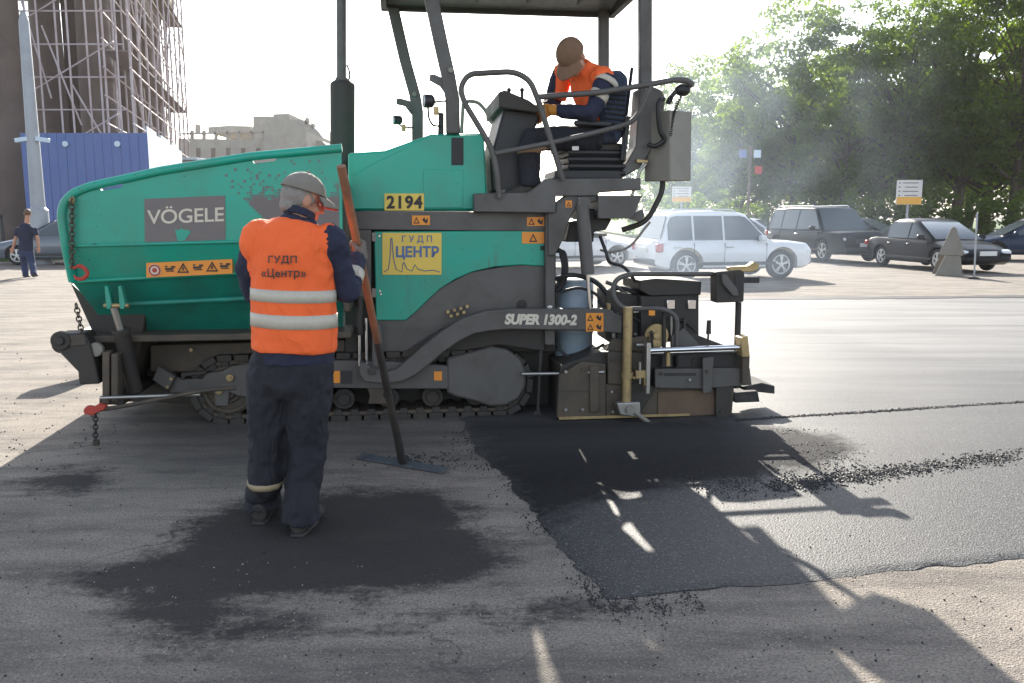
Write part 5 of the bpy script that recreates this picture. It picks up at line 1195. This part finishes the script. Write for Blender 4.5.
cp = AT(934, 240, 25.5); make_car((cp.x, 25.5, .02), R(-80), 'black sedan behind the grey folding board', (.012, .013, .018), 4.5, 1.77, 1.46, 'sedan', 2.65, .32)
cp = AT(1030, 240, 30.5); make_car((cp.x, 30.5, .02), R(168), 'dark blue sedan cut by the right edge of the photo', (.02, .035, .07), 4.6, 1.8, 1.45, 'sedan', 2.7, .32)
cp = AT(866, 240, 36); make_car((cp.x, 36, .02), R(-50), 'small dark car half hidden between the black SUV and the black sedan', (.02, .025, .035), 4.2, 1.7, 1.46, 'hatch', 2.5, .31)
cp = AT(757, 230, 38); make_car((cp.x, 38, .0), R(-30), 'pale car mostly hidden behind the bonnet of the white SUV', (.6, .62, .65), 4.3, 1.75, 1.46, 'sedan', 2.6, .31)
cp = AT(566, 240, 26); make_car((cp.x, 26, .03), R(18), 'white sedan seen through the smoke behind the lift cylinder of the paver', (.7, .71, .73), 4.5, 1.78, 1.45, 'sedan', 2.65, .32)
cp = AT(66, 240, 28.3); make_car((cp.x, 28.3, 0), R(187), 'blue grey hatchback parked behind the tip of the hopper', (.11, .13, .16), 4.2, 1.74, 1.5, 'hatch', 2.55, .31)
# ------------------------------------------------------------------ people
from mathutils.bvhtree import BVHTree
M['navy'] = cloth_mat('navy_cloth', (0.022, 0.026, 0.055)); M['trouser'] = cloth_mat('dark_trouser_cloth', (0.021, 0.021, 0.029))
M['vest'] = cloth_mat('orange_vest', (1.0, 0.155, 0.035), .10, .8, .0); M['band'] = plain('reflective_band', (0.52, 0.48, 0.40), .45, 0, .12, 60)
M['cap'] = cloth_mat('cap_cloth', (0.23, 0.205, 0.175)); M['cap_brown'] = cloth_mat('brown_cap_cloth', (0.20, 0.115, 0.07)); M['hair'] = plain('grey_hair', (0.25, 0.23, 0.21), .8, 0, .35, 120, .6)
M['boot'] = painted('dusty_boot', (.03, .028, .026), (.12, .1, .085), .6, .7, sc=12); M['glove'] = cloth_mat('grey_glove', (0.17, 0.15, 0.125)); M['orange_glove'] = cloth_mat('orange_glove', (.65, .27, .05))
M['wood'] = painted('worn_wood', (0.30, 0.125, 0.06), (0.07, 0.045, 0.035), .75, .55, sc=5); M['red_cloth'] = cloth_mat('red_brim', (.5, .06, .04)); M['brown_hair'] = plain('brown_hair', (.12, .075, .05), .7, 0, .4, 120, .5)
M['denim'] = cloth_mat('denim', (.035, .05, .11))
def head_parts(mb, c, fwd, up, s=1.0, face=True):                # skull, jaw, nose, ears, brow on one lump
    fwd = Vector(fwd).normalized(); up = Vector(up); up = (up - fwd * up.dot(fwd)).normalized(); rt = fwd.cross(up)
    q = Matrix((rt, fwd, up)).transposed().to_euler()
    def w(x, y, z): return c + (rt * x + fwd * y + up * z) * s
    mb.ell(w(0, -.008, .035), (.077 * s, .097 * s, .088 * s), q); mb.ell(w(0, .022, -.035), (.060 * s, .070 * s, .078 * s), q)
    mb.ell(w(0, .052, -.085), (.034 * s, .030 * s, .026 * s), q, 12, 8)
    if face:
        mb.etube([w(0, .088, .012), w(0, .104, -.012), w(0, .112, -.028), w(0, .09, -.04)], [(.010 * s, .010 * s), (.012 * s, .012 * s), (.017 * s, .014 * s), (.012 * s, .006 * s)], rt, 10)
        for k in (-1, 1):
            mb.ell(w(k * .080, -.008, -.005), (.012 * s, .024 * s, .034 * s), q, 12, 8); mb.ell(w(k * .03, .083, .022), (.022 * s, .012 * s, .009 * s), q, 10, 6)
            mb.ell(w(k * .042, .062, -.03), (.024 * s, .022 * s, .02 * s), q, 10, 6)
        mb.ell(w(0, .086, -.058), (.026 * s, .012 * s, .008 * s), q, 10, 6); mb.ell(w(0, .084, -.070), (.022 * s, .011 * s, .008 * s), q, 10, 6)
    return w, q
def eyes(w, q, s, parent):
    for k in (-1, 1):
        e = MB().ell(w(k * .031, .080, .006), (.012 * s,) * 3, None, 10, 8).build('eye', plain('eye_white', (.7, .68, .64), .2), parent)
        MB().ell(w(k * .031, .0895, .006), (.0055 * s, .0045 * s, .0055 * s), q, 8, 6).build('iris', 'ink', e)
def fist(mb, c, axis, back, out, s=1.0):
    """hand closed on a bar along axis; back = towards the knuckles from the wrist, out = away from palm"""
    axis, back = Vector(axis).normalized(), Vector(back).normalized(); back = (back - axis * back.dot(axis)).normalized(); pal = axis.cross(back)
    q = Matrix((axis, back, pal)).transposed().to_euler()
    mb.ell(c - back * .035 * s - pal * .022 * s, (.042 * s, .046 * s, .018 * s), q, 14, 8)
    for i in range(4):
        o = axis * (.033 - i * .022) * s; k = (1, 1.08, 1.0, .85)[i] * s
        pts = [c + o - back * .03 * s - pal * .022 * s, c + o + back * .018 * k - pal * .028 * s, c + o + back * .040 * k - pal * .004 * s, c + o + back * .030 * k + pal * .024 * s, c + o - back * .004 * s + pal * .030 * s]
        mb.tube(spline(pts, 3), list(np.linspace(.0115, .009, 13) * s), 8)
    pts = [c + axis * .03 * s - back * .05 * s - pal * .01 * s, c + axis * .052 * s - back * .02 * s + pal * .01 * s, c + axis * .045 * s + back * .008 * s + pal * .026 * s, c + axis * .03 * s + back * .02 * s + pal * .034 * s]
    mb.tube(spline(pts, 3), list(np.linspace(.014, .010, 10) * s), 8)
def open_hand(mb, c, d, side, s=1.0):
    d, side = Vector(d).normalized(), Vector(side); side = (side - d * side.dot(d)).normalized(); nrm_ = d.cross(side)
    q = Matrix((side, d, nrm_)).transposed().to_euler(); mb.ell(c + d * .045 * s, (.040 * s, .052 * s, .016 * s), q, 14, 8)
    for i in range(4):
        o = side * (-.03 + i * .02) * s; k = (.9, 1.05, 1.0, .8)[i] * s
        mb.tube([c + o + d * .07 * s, c + o * 1.05 + d * (.07 + .035 * k / s) * s + nrm_ * .006 * s, c + o * 1.05 + d * (.07 + .065 * k / s) * s + nrm_ * .024 * s, c + o + d * (.07 + .078 * k / s) * s + nrm_ * .045 * s], [.010 * s, .0095 * s, .009 * s, .007 * s], 8)
    mb.tube([c - side * .03 * s + d * .02 * s, c - side * .055 * s + d * .05 * s + nrm_ * .012 * s, c - side * .058 * s + d * .085 * s + nrm_ * .02 * s], [.014 * s, .012 * s, .009 * s], 8)
def solid(mb, name, mat, parent, voxel=.011, sm=4, disp=None):
    o = mb.build(name, mat, parent, 0, 0); m_ = o.data.materials[0]; baked(o, voxel, sm, disp)
    if not o.data.materials: o.data.materials.append(m_)
    return o
def cap_shell(mb, w, s, thick=.012, down=.02):
    rows = []
    for i in range(0, 9):
        a = math.pi / 2 * i / 8
        rows.append([w(math.cos(t) * (.080 + thick) * math.sin(a) if i else 0.0001 * math.cos(t), -.008 + math.sin(t) * (.100 + thick) * max(.001, math.sin(a)), .035 + (.088 + thick) * math.cos(a) - (down if i == 8 else 0)) for t in [2 * math.pi * k / 24 for k in range(24)]])
    mb.loft(rows, True)
def cap_brim(mb, w, s, dz=0.0, ln=.085, tilt=-.02):
    up, lo = [], []
    for i in range(13):
        t = math.pi * (.5 + (i - 6) / 6 * .34); x, y = math.cos(t), math.sin(t)
        for k, lst in ((0, up), (1, lo)):
            r = 1.0 if k == 0 else 1 + ln / .1 * (1 - .35 * abs(i - 6) / 6)
            lst.append((x * .088 * (1 + (r - 1) * .55), -.008 + y * .108 * r, .030 + dz + (tilt if k else 0) - .012 * (abs(i - 6) / 6) ** 2))
    mb.loft([[w(*p) for p in up], [w(*p) for p in lo], [w(p[0], p[1], p[2] - .008) for p in lo], [w(p[0], p[1], p[2] - .008) for p in up]], False, False)

# --- the worker with the lute
WL = Vector((-1.2, 4.19, 0)); YW = 4.2
wk = empty('person', WL, 0, 'standing person seen from behind in orange vest, navy trousers and grey cap', 'person')
def W(u, v, dy=0.0): return AT(u, v, YW + dy) - WL
hc = W(303, 200, .03); hf = Vector((.80, .55, -.28))
fl, fr = G(264, 518) - WL, G(302, 530) - WL
hands_c = W(360, 256, .40)
hd_top, hd_bot = AT(341, 166, 4.33), G(403, 465)
axis_h = (hd_bot - hd_top).normalized()
grip = min(range(0, 200), key=lambda i: abs((hd_top + axis_h * i * .01).z - AT(360, 251, 4.6).z)); hands_c = hd_top + axis_h * grip * .01 - WL
mb = MB(); w_, q_ = head_parts(mb, hc, hf, (0.1, 0, 1))
mb.etube([W(298, 232, 0), W(300, 222, .0), W(302, 208, .02)], [(.075, .07), (.062, .066), (.06, .065)])
mb.etube([W(293, 362), W(293, 330), W(294, 280), W(295, 245), W(297, 228)], [(.16, .11), (.15, .10), (.16, .10), (.17, .095), (.09, .07)])
for (h_, k_, a_) in (((272, 366), (267, 440), fl + Vector((0, 0, .09))), ((309, 366), (305, 446), fr + Vector((0, 0, .09)))):
    mb.tube([W(*h_), W(*k_, .02), a_, a_ + Vector((0, .02, -.06))], [.085, .06, .042, .04], 12)
    mb.etube([a_ + Vector((0, -.04, -.05)), a_ + Vector((0, .06, -.055)), a_ + Vector((.01, .17, -.065))], [(.035, .035), (.042, .028), (.035, .018)])
sR, eR = W(328, 239), W(347, 291, .06); sL, eL, hL = W(262, 238), W(254, 292, .10), W(305, 300, .42)
wr = hands_c - (hands_c - eR).normalized() * .07
mb.tube([sR, eR, wr], [.055, .045, .032], 12); mb.tube([sL, eL, hL], [.055, .045, .030], 12)
fist(mb, hands_c, -axis_h, (hands_c - eR), None, .96); open_hand(mb, hL, (hL - eL) + Vector((0, 0, -.1)), (0, 0, 1), .98)
bd = solid(mb, 'body', 'skin', wk, .0065, 2); eyes(w_, q_, 1, bd)
# trousers
mb = MB()
mb.etube([W(294, 349), W(293, 362), W(292, 382), W(290, 396)], [(.208, .145), (.212, .15), (.21, .145), (.16, .11)])
mb.etube([W(270, 372), W(268, 400), W(267, 440, .02), W(266, 480, .015), fl + Vector((.0, .0, .13)), fl + Vector((.0, 0, .055))], [(.108, .125), (.104, .118), (.097, .105), (.09, .098), (.088, .098), (.098, .115)])
mb.etube([W(311, 372), W(309, 400), W(307, 440, .02), W(304, 485, .01), fr + Vector((0, 0, .13)), fr + Vector((.0, 0, .055))], [(.108, .125), (.106, .118), (.098, .106), (.092, .10), (.09, .10), (.098, .115)])
tro = solid(mb, 'trousers', 'trouser', wk, .011, 3, [(.15, .045), (.05, .022)])
def wrap(name, mat, target, centre_a, centre_b, r=.4, off=.004, n=40, a0=0, a1=2 * math.pi, par=None):
    """a band laid on a garment between two heights of its axis"""
    tree_ = BVHTree.FromPolygons([v.co for v in target.data.vertices], [p.vertices[:] for p in target.data.polygons]); mb = MB(); rows = []
    ax = (centre_b - centre_a).normalized(); s1 = ax.orthogonal().normalized(); s2 = ax.cross(s1)
    for c in (centre_a, centre_a.lerp(centre_b, .5), centre_b):
        row = []
        for i in range(n + 1):
            a = a0 + (a1 - a0) * i / n; d = s1 * math.cos(a) + s2 * math.sin(a); hit = tree_.ray_cast(c + d * r, -d, r)
            row.append((hit[0] if hit[0] else c + d * .02) + d * off)
        rows.append(row)
    mb.loft(rows, False, False); o = mb.build(name, mat, par or target); s_ = o.modifiers.new('t', 'SOLIDIFY'); s_.thickness = .003; return o
wrap('ankle_band', plain('tan_band', (.36, .28, .17), .6), tro, W(264.5, 486, .015), W(264.5, 480, .015), .108)
for f_, u0 in ((fl, 0), (fr, 1)):
    mb = MB(); k_ = Vector((-.02, 0, 0)) if not u0 else Vector((.02, 0, 0))
    mb.etube([f_ + Vector((0, -.085, .055)) + k_ * 0, f_ + Vector((0, -.02, .065)), f_ + k_ + Vector((0, .08, .055)), f_ + k_ * 2 + Vector((0, .16, .045)), f_ + k_ * 2 + Vector((0, .20, .035))], [(.04, .05), (.05, .064), (.05, .052), (.046, .042), (.025, .025)], (1, 0, 0))
    bt_ = solid(mb, 'boot', 'boot', wk, .008, 2)
    MB().poly_prism([f_ + Vector(p) + k_ * (1 if p[1] > .02 else 0) for p in ((-.032, -.105, 0), (.032, -.105, 0), (.04, -.06, 0), (.042, .1, 0), (.034, .19, 0), (0, .212, 0), (-.034, .19, 0), (-.042, .1, 0), (-.04, -.06, 0))], (0, 0, .013)).build('sole', 'rubber', bt_, .004)
# jacket
mb = MB()
mb.etube([W(294, 362), W(294, 352), W(294, 320), W(294, 285), W(295, 255), W(296, 238), W(297, 227), W(300, 214)], [(.206, .146), (.198, .142), (.186, .135), (.186, .13), (.188, .126), (.185, .115), (.12, .09), (.072, .072)])
mb.tube([W(324, 236), W(331, 240), W(339, 262, .03), eR, eR.lerp(wr, .55), wr], [.078, .080, .070, .066, .060, .050], 16)
mb.tube([W(266, 236), W(257, 244), W(251, 268, .05), eL, eL.lerp(hL, .6), hL - (hL - eL).normalized() * .03], [.078, .082, .075, .068, .056, .045], 16)
jk = solid(mb, 'jacket', 'navy', wk, .011, 3, [(.14, .03), (.05, .014)])
wrap('cuff_band', 'band', jk, eR.lerp(wr, .30), eR.lerp(wr, .52), .2)
MB().etube([W(299, 217), W(301, 210.5, .01)], [(.076, .078), (.072, .078)], seg=24).build('collar', 'navy', jk)
# vest
mb = MB()
mb.etube([W(294, 350), W(294, 345), W(294, 320), W(293, 290), W(293, 262), W(294, 246), W(296, 234), W(298, 225), W(299, 219)], [(.210, .158), (.212, .160), (.209, .158), (.207, .155), (.206, .152), (.200, .145), (.185, .130), (.135, .105), (.09, .082)], seg=32)
mb.ell(W(261, 243), (.105, .10, .125), None, 16, 10); mb.ell(W(328, 240), (.07, .08, .085), None, 16, 10); mb.ell(W(255, 262, .02), (.05, .07, .10), None, 12, 8)
ve = solid(mb, 'vest', 'vest', wk, .010, 3, [(.22, .026), (.06, .008)])
for v0, v1 in ((288, 300), (312, 325.5)):
    wrap('reflective_band', 'band', ve, W(294, v1), W(294, v0), .5, .004, 64)
vt = BVHTree.FromPolygons([v.co for v in ve.data.vertices], [p.vertices[:] for p in ve.data.polygons])
def on_vest(p):
    hs_ = [vt.ray_cast(Vector((p.x + a, -1, p.z + b)), Vector((0, 1, 0)))[0] for a in (-.04, -.02, 0, .02, .04) for b in (-.03, 0, .03)]; hs_ = [h.y for h in hs_ if h]
    return Vector((p.x, min(hs_) - .012, p.z))
text_on('lettering', 'ГУДП', 'ink', ve, W(266, 256, -.2), W(295, 256, -.2), W(266, 265, -.2), .02, 0, 1.08, .0, on_vest)
text_on('lettering', '«Цeнтр»', 'ink', ve, W(258.5, 269, -.2), W(304, 269, -.2), W(258.5, 280, -.2), .018, 0, 1.1, .0, on_vest)
# hair, cap, glove
mb = MB(); rows = []
mb.ell(w_(0, -.022, .012), (.084, .092, .075), q_, 24, 14); mb.ell(w_(0, -.06, -.045), (.062, .046, .04), q_, 16, 8)
solid(mb, 'hair', 'hair', wk, .008, 2, [(.03, .012)])
mb = MB(); cap_shell(mb, w_, 1, .012, -.012); cp_ = mb.build('cap', 'cap', wk, 0, 60); s_ = cp_.modifiers.new('t', 'SOLIDIFY'); s_.thickness = .004
mb = MB(); cap_brim(mb, w_, 1, .018, .085, -.035); br_ = mb.build('brim', 'cap', cp_, 0, 60)
mb = MB(); cap_brim(mb, w_, 1, .0085, .08, -.034); mb.build('brim_lining', 'red_cloth', br_, 0, 60)
mb = MB(); rng_ = [w_(math.cos(t) * .094, -.008 + math.sin(t) * .114, .045) for t in [2 * math.pi * k / 32 for k in range(33)]]; mb.tube(rng_, .003, 6); mb.build('cap_seam', 'cap', cp_)
MB().ell(w_(0, -.008, .137), .008).build('cap_button', 'cap', cp_)
mb = MB(); fist(mb, hands_c, -axis_h, (hands_c - eR), None, 1.12); mb.tube([hands_c - (hands_c - eR).normalized() * .05, wr - (hands_c - eR).normalized() * .01, wr - (hands_c - eR).normalized() * .04], [.042, .043, .048], 14)
solid(mb, 'glove', 'glove', wk, .0055, 2, [(.03, .006)])
mb = MB(); open_hand(mb, hL, (hL - eL) + Vector((0, 0, -.1)), (0, 0, 1), 1.1); mb.tube([hL - (hL - eL).normalized() * .06, hL + (hL - eL).normalized() * .03], [.045, .04], 14); solid(mb, 'glove', 'glove', wk, .0055, 2)
# the lute (asphalt rake)
lt_ = empty('asphalt_lute', hd_bot, 0, 'long wooden handled lute held upright by the standing person in the orange vest', 'rake')
MB().tube([hd_top - hd_bot + axis_h * L_ for L_ in np.linspace(0, (hd_bot - hd_top).length - .04, 14)], [.023, .0235, .023, .022, .022, .021, .021, .021, .020, .020, .019, .019, .018, .018], 14).build('handle', 'wood', lt_)
e1, e2 = G(361, 457.5) - hd_bot, G(447, 472.5) - hd_bot
dd = (e2 - e1).normalized(); sd_ = Vector((-dd.y, dd.x, 0))
mb = MB(); mb.poly_prism([e1 - sd_ * .05 + Vector((0, 0, .004)), e2 - sd_ * .05 + Vector((0, 0, .004)), e2 + sd_ * .02 + Vector((0, 0, .022)), e1 + sd_ * .02 + Vector((0, 0, .022))], (0, 0, .007))
mb.build('lute_blade', painted('worn_blade', (.07, .085, .11), (.2, .19, .18), .5, .4, metal=.5, sc=10), lt_, .002)
MB().tube([-axis_h * .98, -axis_h * .96, -axis_h * .3, -axis_h * .04, Vector((0, 0, .02))], [.020, .0225, .024, .027, .028], 14).build('socket', 'dark', lt_)

# --- the operator
def O(u, v, y): return PAV_M @ PV(u, v, y) - OL
OL = Vector((0, 0, 0)); OL = PAV_M @ PV(600, 140, .2)
op = empty('person', OL, 0, 'person in orange vest and brown cap sitting bowed on the paver seat', 'person')
hc = O(572, 58, .0); hf = PAV_M.to_3x3() @ Vector((-.46, -.50, -.95)); hu = PAV_M.to_3x3() @ Vector((-.55, -.55, .55))
sN, eN, hN = O(607, 80, -.02), O(590, 114, -.10), O(553, 110, .02)
sF, eF, hF = O(563, 71, .40), O(552, 103, .42), O(543, 112, .24)
kN, aN, kF, aF = O(529, 139, .05), O(530, 186, .02), O(526, 139, .38), O(521, 187, .42)
hipN, hipF = O(600, 138, .08), O(600, 138, .34)
mb = MB(); w_, q_ = head_parts(mb, hc, hf, hu, 1.12)
nk = O(582, 72, .14); side = PAV_M.to_3x3() @ Vector((.45, -.9, 0))
mb.tube([nk, hc], [.06, .055], 12)
mb.etube([O(603, 140, .2), O(602, 120, .2), O(592, 90, .18), nk], [(.15, .11), (.14, .11), (.17, .11), (.08, .07)], side)
for h_, k_, a_ in ((hipN, kN, aN), (hipF, kF, aF)):
    mb.tube([h_, k_, a_], [.08, .056, .04], 12); mb.etube([a_ + Vector((.04, 0, -.03)), a_ + Vector((-.06, 0, -.035)), a_ + Vector((-.16, 0, -.04))], [(.035, .035), (.042, .03), (.034, .02)], (0, 1, 0))
for s0, e0, h0 in ((sN, eN, hN), (sF, eF, hF)):
    mb.tube([s0, e0, h0], [.052, .042, .030], 12); open_hand(mb, h0, (h0 - e0), (0, 0, 1), .95)
bd = solid(mb, 'body', 'skin', op, .008, 2); eyes(w_, q_, 1.05, bd)
mb = MB()
mb.etube([O(606, 146, .2), O(601, 136, .2), O(600, 126, .2)], [(.18, .13), (.185, .14), (.17, .12)], side)
for h_, k_, a_ in ((hipN, kN, aN), (hipF, kF, aF)): mb.tube([h_, h_.lerp(k_, .5), k_, k_.lerp(a_, .25), a_ + Vector((0, 0, -.01))], [.112, .100, .088, .086, .082], 14)
tro = solid(mb, 'trousers', 'trouser', op, .013, 3, [(.14, .03), (.05, .012)])
wrap('knee_band', plain('knee_band_cloth', (.33, .20, .12), .7), tro, kN.lerp(aN, .32), kN.lerp(aN, .20), .25)
for a_ in (aN, aF):
    mb = MB(); mb.etube([a_ + Vector((.06, 0, -.04)), a_ + Vector((-.02, 0, -.02)), a_ + Vector((-.10, 0, -.045)), a_ + Vector((-.19, 0, -.055))], [(.038, .045), (.05, .06), (.048, .042), (.035, .025)], (0, 1, 0)); solid(mb, 'boot', 'boot', op, .010, 2)
mb = MB()
mb.etube([O(605, 140, .2), O(602, 124, .2), O(597, 100, .19), O(589, 82, .17), nk], [(.172, .135), (.168, .135), (.185, .135), (.185, .12), (.085, .08)], side)
for s0, e0, h0 in ((sN, eN, hN), (sF, eF, hF)): mb.tube([s0 + (nk - s0) * .2, s0, s0.lerp(e0, .5), e0, e0.lerp(h0, .6), h0 - (h0 - e0).normalized() * .03], [.075, .085, .076, .070, .058, .046], 14)
jk = solid(mb, 'jacket', 'navy', op, .012, 3, [(.13, .03), (.05, .012)])
wrap('sleeve_band', 'band', jk, sN.lerp(eN, .62), sN.lerp(eN, .42), .2)
mb = MB()
mb.etube([O(605, 137, .2), O(602, 124, .2), O(598, 102, .19), O(590, 84, .17), O(584, 74, .15), O(578, 67, .12)], [(.182, .147), (.178, .147), (.202, .15), (.205, .14), (.15, .12), (.09, .085)], side, 28)
mb.ell(sN + (nk - sN) * .22, (.105, .095, .085), None, 14, 10); mb.ell(sF + (nk - sF) * .2, (.10, .09, .09), None, 14, 10); mb.tube([sF + (nk - sF) * .1, O(560, 100, .35)], [.075, .05], 12)
ve = solid(mb, 'vest', 'vest', op, .011, 3, [(.14, .022), (.05, .010)])
wrap('shoulder_band', 'band', jk, sN.lerp(eN, .16), sN.lerp(eN, .02), .2, .012, par=ve)
mb = MB(); mb.ell(w_(0, -.02, .01), (.086, .094, .075), q_, 20, 12); solid(mb, 'hair', 'hair', op, .010, 2, [(.03, .01)])
mb = MB(); cap_shell(mb, w_, 1.12, .014, .012); cp_ = mb.build('cap', 'cap_brown', op, 0, 60); cp_.modifiers.new('t', 'SOLIDIFY').thickness = .004
mb = MB(); cap_brim(mb, w_, 1.12, .0, .09, -.03); mb.build('brim', 'cap_brown', cp_, 0, 60)
MB().ell(w_(0, -.008, .139), .009).build('cap_button', 'cap_brown', cp_)
for e0, h0 in ((eN, hN), (eF, hF)):
    mb = MB(); open_hand(mb, h0, (h0 - e0), (0, 0, 1), 1.1); mb.tube([h0 - (h0 - e0).normalized() * .06, h0 + (h0 - e0).normalized() * .03], [.044, .04], 12); solid(mb, 'glove', 'orange_glove', op, .007, 2)

# --- the passer-by
PL = G(31, 277.5); YP = PL.y
pb = empty('person', PL, 0, 'person in a navy T-shirt and dark jeans walking away at the far left', 'person')
def Q(u, v, dy=0.0): return AT(u, v, YP + dy) - PL
hc = Q(27.5, 213.5); mb = MB(); w_, q_ = head_parts(mb, hc, (-.35, .9, 0), (0, 0, 1), .98)
mb.tube([Q(27, 224), Q(27.5, 216)], [.062, .058], 12)
mb.etube([Q(25.5, 250), Q(26, 240), Q(26, 230), Q(26.5, 223.5)], [(.14, .10), (.135, .095), (.165, .10), (.09, .07)])
fL, fR = Q(26, 276, .1), Q(34, 275, -.28)
for h_, k_, a_ in ((Q(22.5, 250), Q(24, 263, .16), fL), (Q(29.5, 250), Q(32, 263, .0), fR)):
    mb.tube([h_, k_, a_], [.08, .056, .04], 12); mb.etube([a_ + Vector((0, -.05, 0)), a_ + Vector((0, .05, -.01)), a_ + Vector((0, .15, -.02))], [(.035, .035), (.042, .03), (.034, .02)])
arms_ = ((Q(19, 228), Q(15.5, 239, -.02), Q(13, 248, .05)), (Q(34, 228), Q(37.5, 238, -.02), Q(38.5, 247, .04)))
for s0, e0, h0 in arms_: mb.tube([s0, e0, h0], [.05, .042, .030], 12); open_hand(mb, h0, h0 - e0, (1, 0, 0), 1)
solid(mb, 'body', 'skin', pb, .010, 2); eyes(w_, q_, .98, pb.children[0])
mb = MB(); mb.etube([Q(26, 248), Q(25.5, 252), Q(25.5, 256)], [(.165, .12), (.17, .125), (.13, .10)])
for h_, k_, a_ in ((Q(22.5, 251), Q(24, 263, .16), fL), (Q(29.5, 251), Q(32, 263, .0), fR)): mb.tube([h_, k_, a_ + Vector((0, 0, .0))], [.10, .085, .075], 12)
solid(mb, 'jeans', 'denim', pb, .014, 3, [(.12, .03)])
mb = MB(); mb.etube([Q(26, 251), Q(26, 240), Q(26, 231), Q(26.3, 226), Q(27, 223)], [(.185, .13), (.18, .128), (.195, .13), (.16, .11), (.075, .07)])
for s0, e0, h0 in arms_: mb.tube([s0, s0.lerp(e0, .75)], [.075, .072], 12)
solid(mb, 't_shirt', 'navy', pb, .014, 3, [(.12, .025)])
for a_ in (fL, fR):
    mb = MB(); mb.etube([a_ + Vector((0, -.07, -.01)), a_ + Vector((0, .0, .0)), a_ + Vector((0, .09, -.015)), a_ + Vector((0, .17, -.025))], [(.035, .04), (.045, .05), (.045, .035), (.03, .02)]); solid(mb, 'shoe', 'boot', pb, .012, 2)
mb = MB(); mb.ell(w_(0, -.015, .035), (.084, .098, .085), q_, 18, 10); solid(mb, 'hair', 'brown_hair', pb, .011, 2, [(.03, .01)])
# ------------------------------------------------------------------ air: thin haze over the whole square, a drift of asphalt smoke behind the screed
def volume_box(name, lo, hi, build, loc=None):
    lo, hi = Vector(lo), Vector(hi); o = MB().box((0, 0, 0), hi - lo).build(name, build(), None, 0, 0); o.location = (lo + hi) / 2; o['kind'] = 'stuff'; return o
def haze_mat():
    m = bpy.data.materials.new('haze'); m.use_nodes = True; nt = m.node_tree; nt.nodes.clear()
    v = N(nt, 'ShaderNodeVolumePrincipled', Density=HAZE_D, Anisotropy=0.3); v.inputs['Color'].default_value = (.95, .96, .97, 1)
    o = nt.nodes.new('ShaderNodeOutputMaterial'); nt.links.new(v.outputs[0], o.inputs['Volume']); return m
HAZE_D = 0.0002
volume_box('haze', (-905, -65, -1), (905, 2505, 27), haze_mat)
def smoke_mat():
    m = bpy.data.materials.new('smoke'); m.use_nodes = True; nt = m.node_tree; nt.nodes.clear()
    v = N(nt, 'ShaderNodeVolumePrincipled', Anisotropy=0.3); v.inputs['Color'].default_value = (.72, .84, 1.0, 1)
    t = nt.nodes.new('ShaderNodeTexCoord'); n = N(nt, 'ShaderNodeTexNoise', Scale=0.36, Detail=3.0, Roughness=.55, Distortion=.6); nt.links.new(t.outputs['Object'], n.inputs['Vector'])
    g = nt.nodes.new('ShaderNodeVectorMath'); g.operation = 'SUBTRACT'; nt.links.new(t.outputs['Generated'], g.inputs[0]); g.inputs[1].default_value = (.5, .5, .3)
    sc = nt.nodes.new('ShaderNodeVectorMath'); sc.operation = 'MULTIPLY'; nt.links.new(g.outputs[0], sc.inputs[0]); sc.inputs[1].default_value = (2.0, 2.0, 1.35)
    L = nt.nodes.new('ShaderNodeVectorMath'); L.operation = 'LENGTH'; nt.links.new(sc.outputs[0], L.inputs[0])
    fall = ramp(nt, L.outputs['Value'], [(0.0, 1.0), (0.45, .55), (1.0, 0.0)]).outputs[0]
    d = mth(nt, 'MULTIPLY', mth(nt, 'MULTIPLY', fall, ramp(nt, n.outputs['Fac'], [(.46, .0), (.64, 1.0)]).outputs[0]), SMOKE_D)
    nt.links.new(d, v.inputs['Density'])
    o = nt.nodes.new('ShaderNodeOutputMaterial'); nt.links.new(v.outputs[0], o.inputs['Volume']); return m
SMOKE_D = 0.08
volume_box('smoke', (-.5, 11, .3), (8.2, 22, 9), smoke_mat)
cy.volume_step_rate = 2.0; cy.volume_max_steps = 128
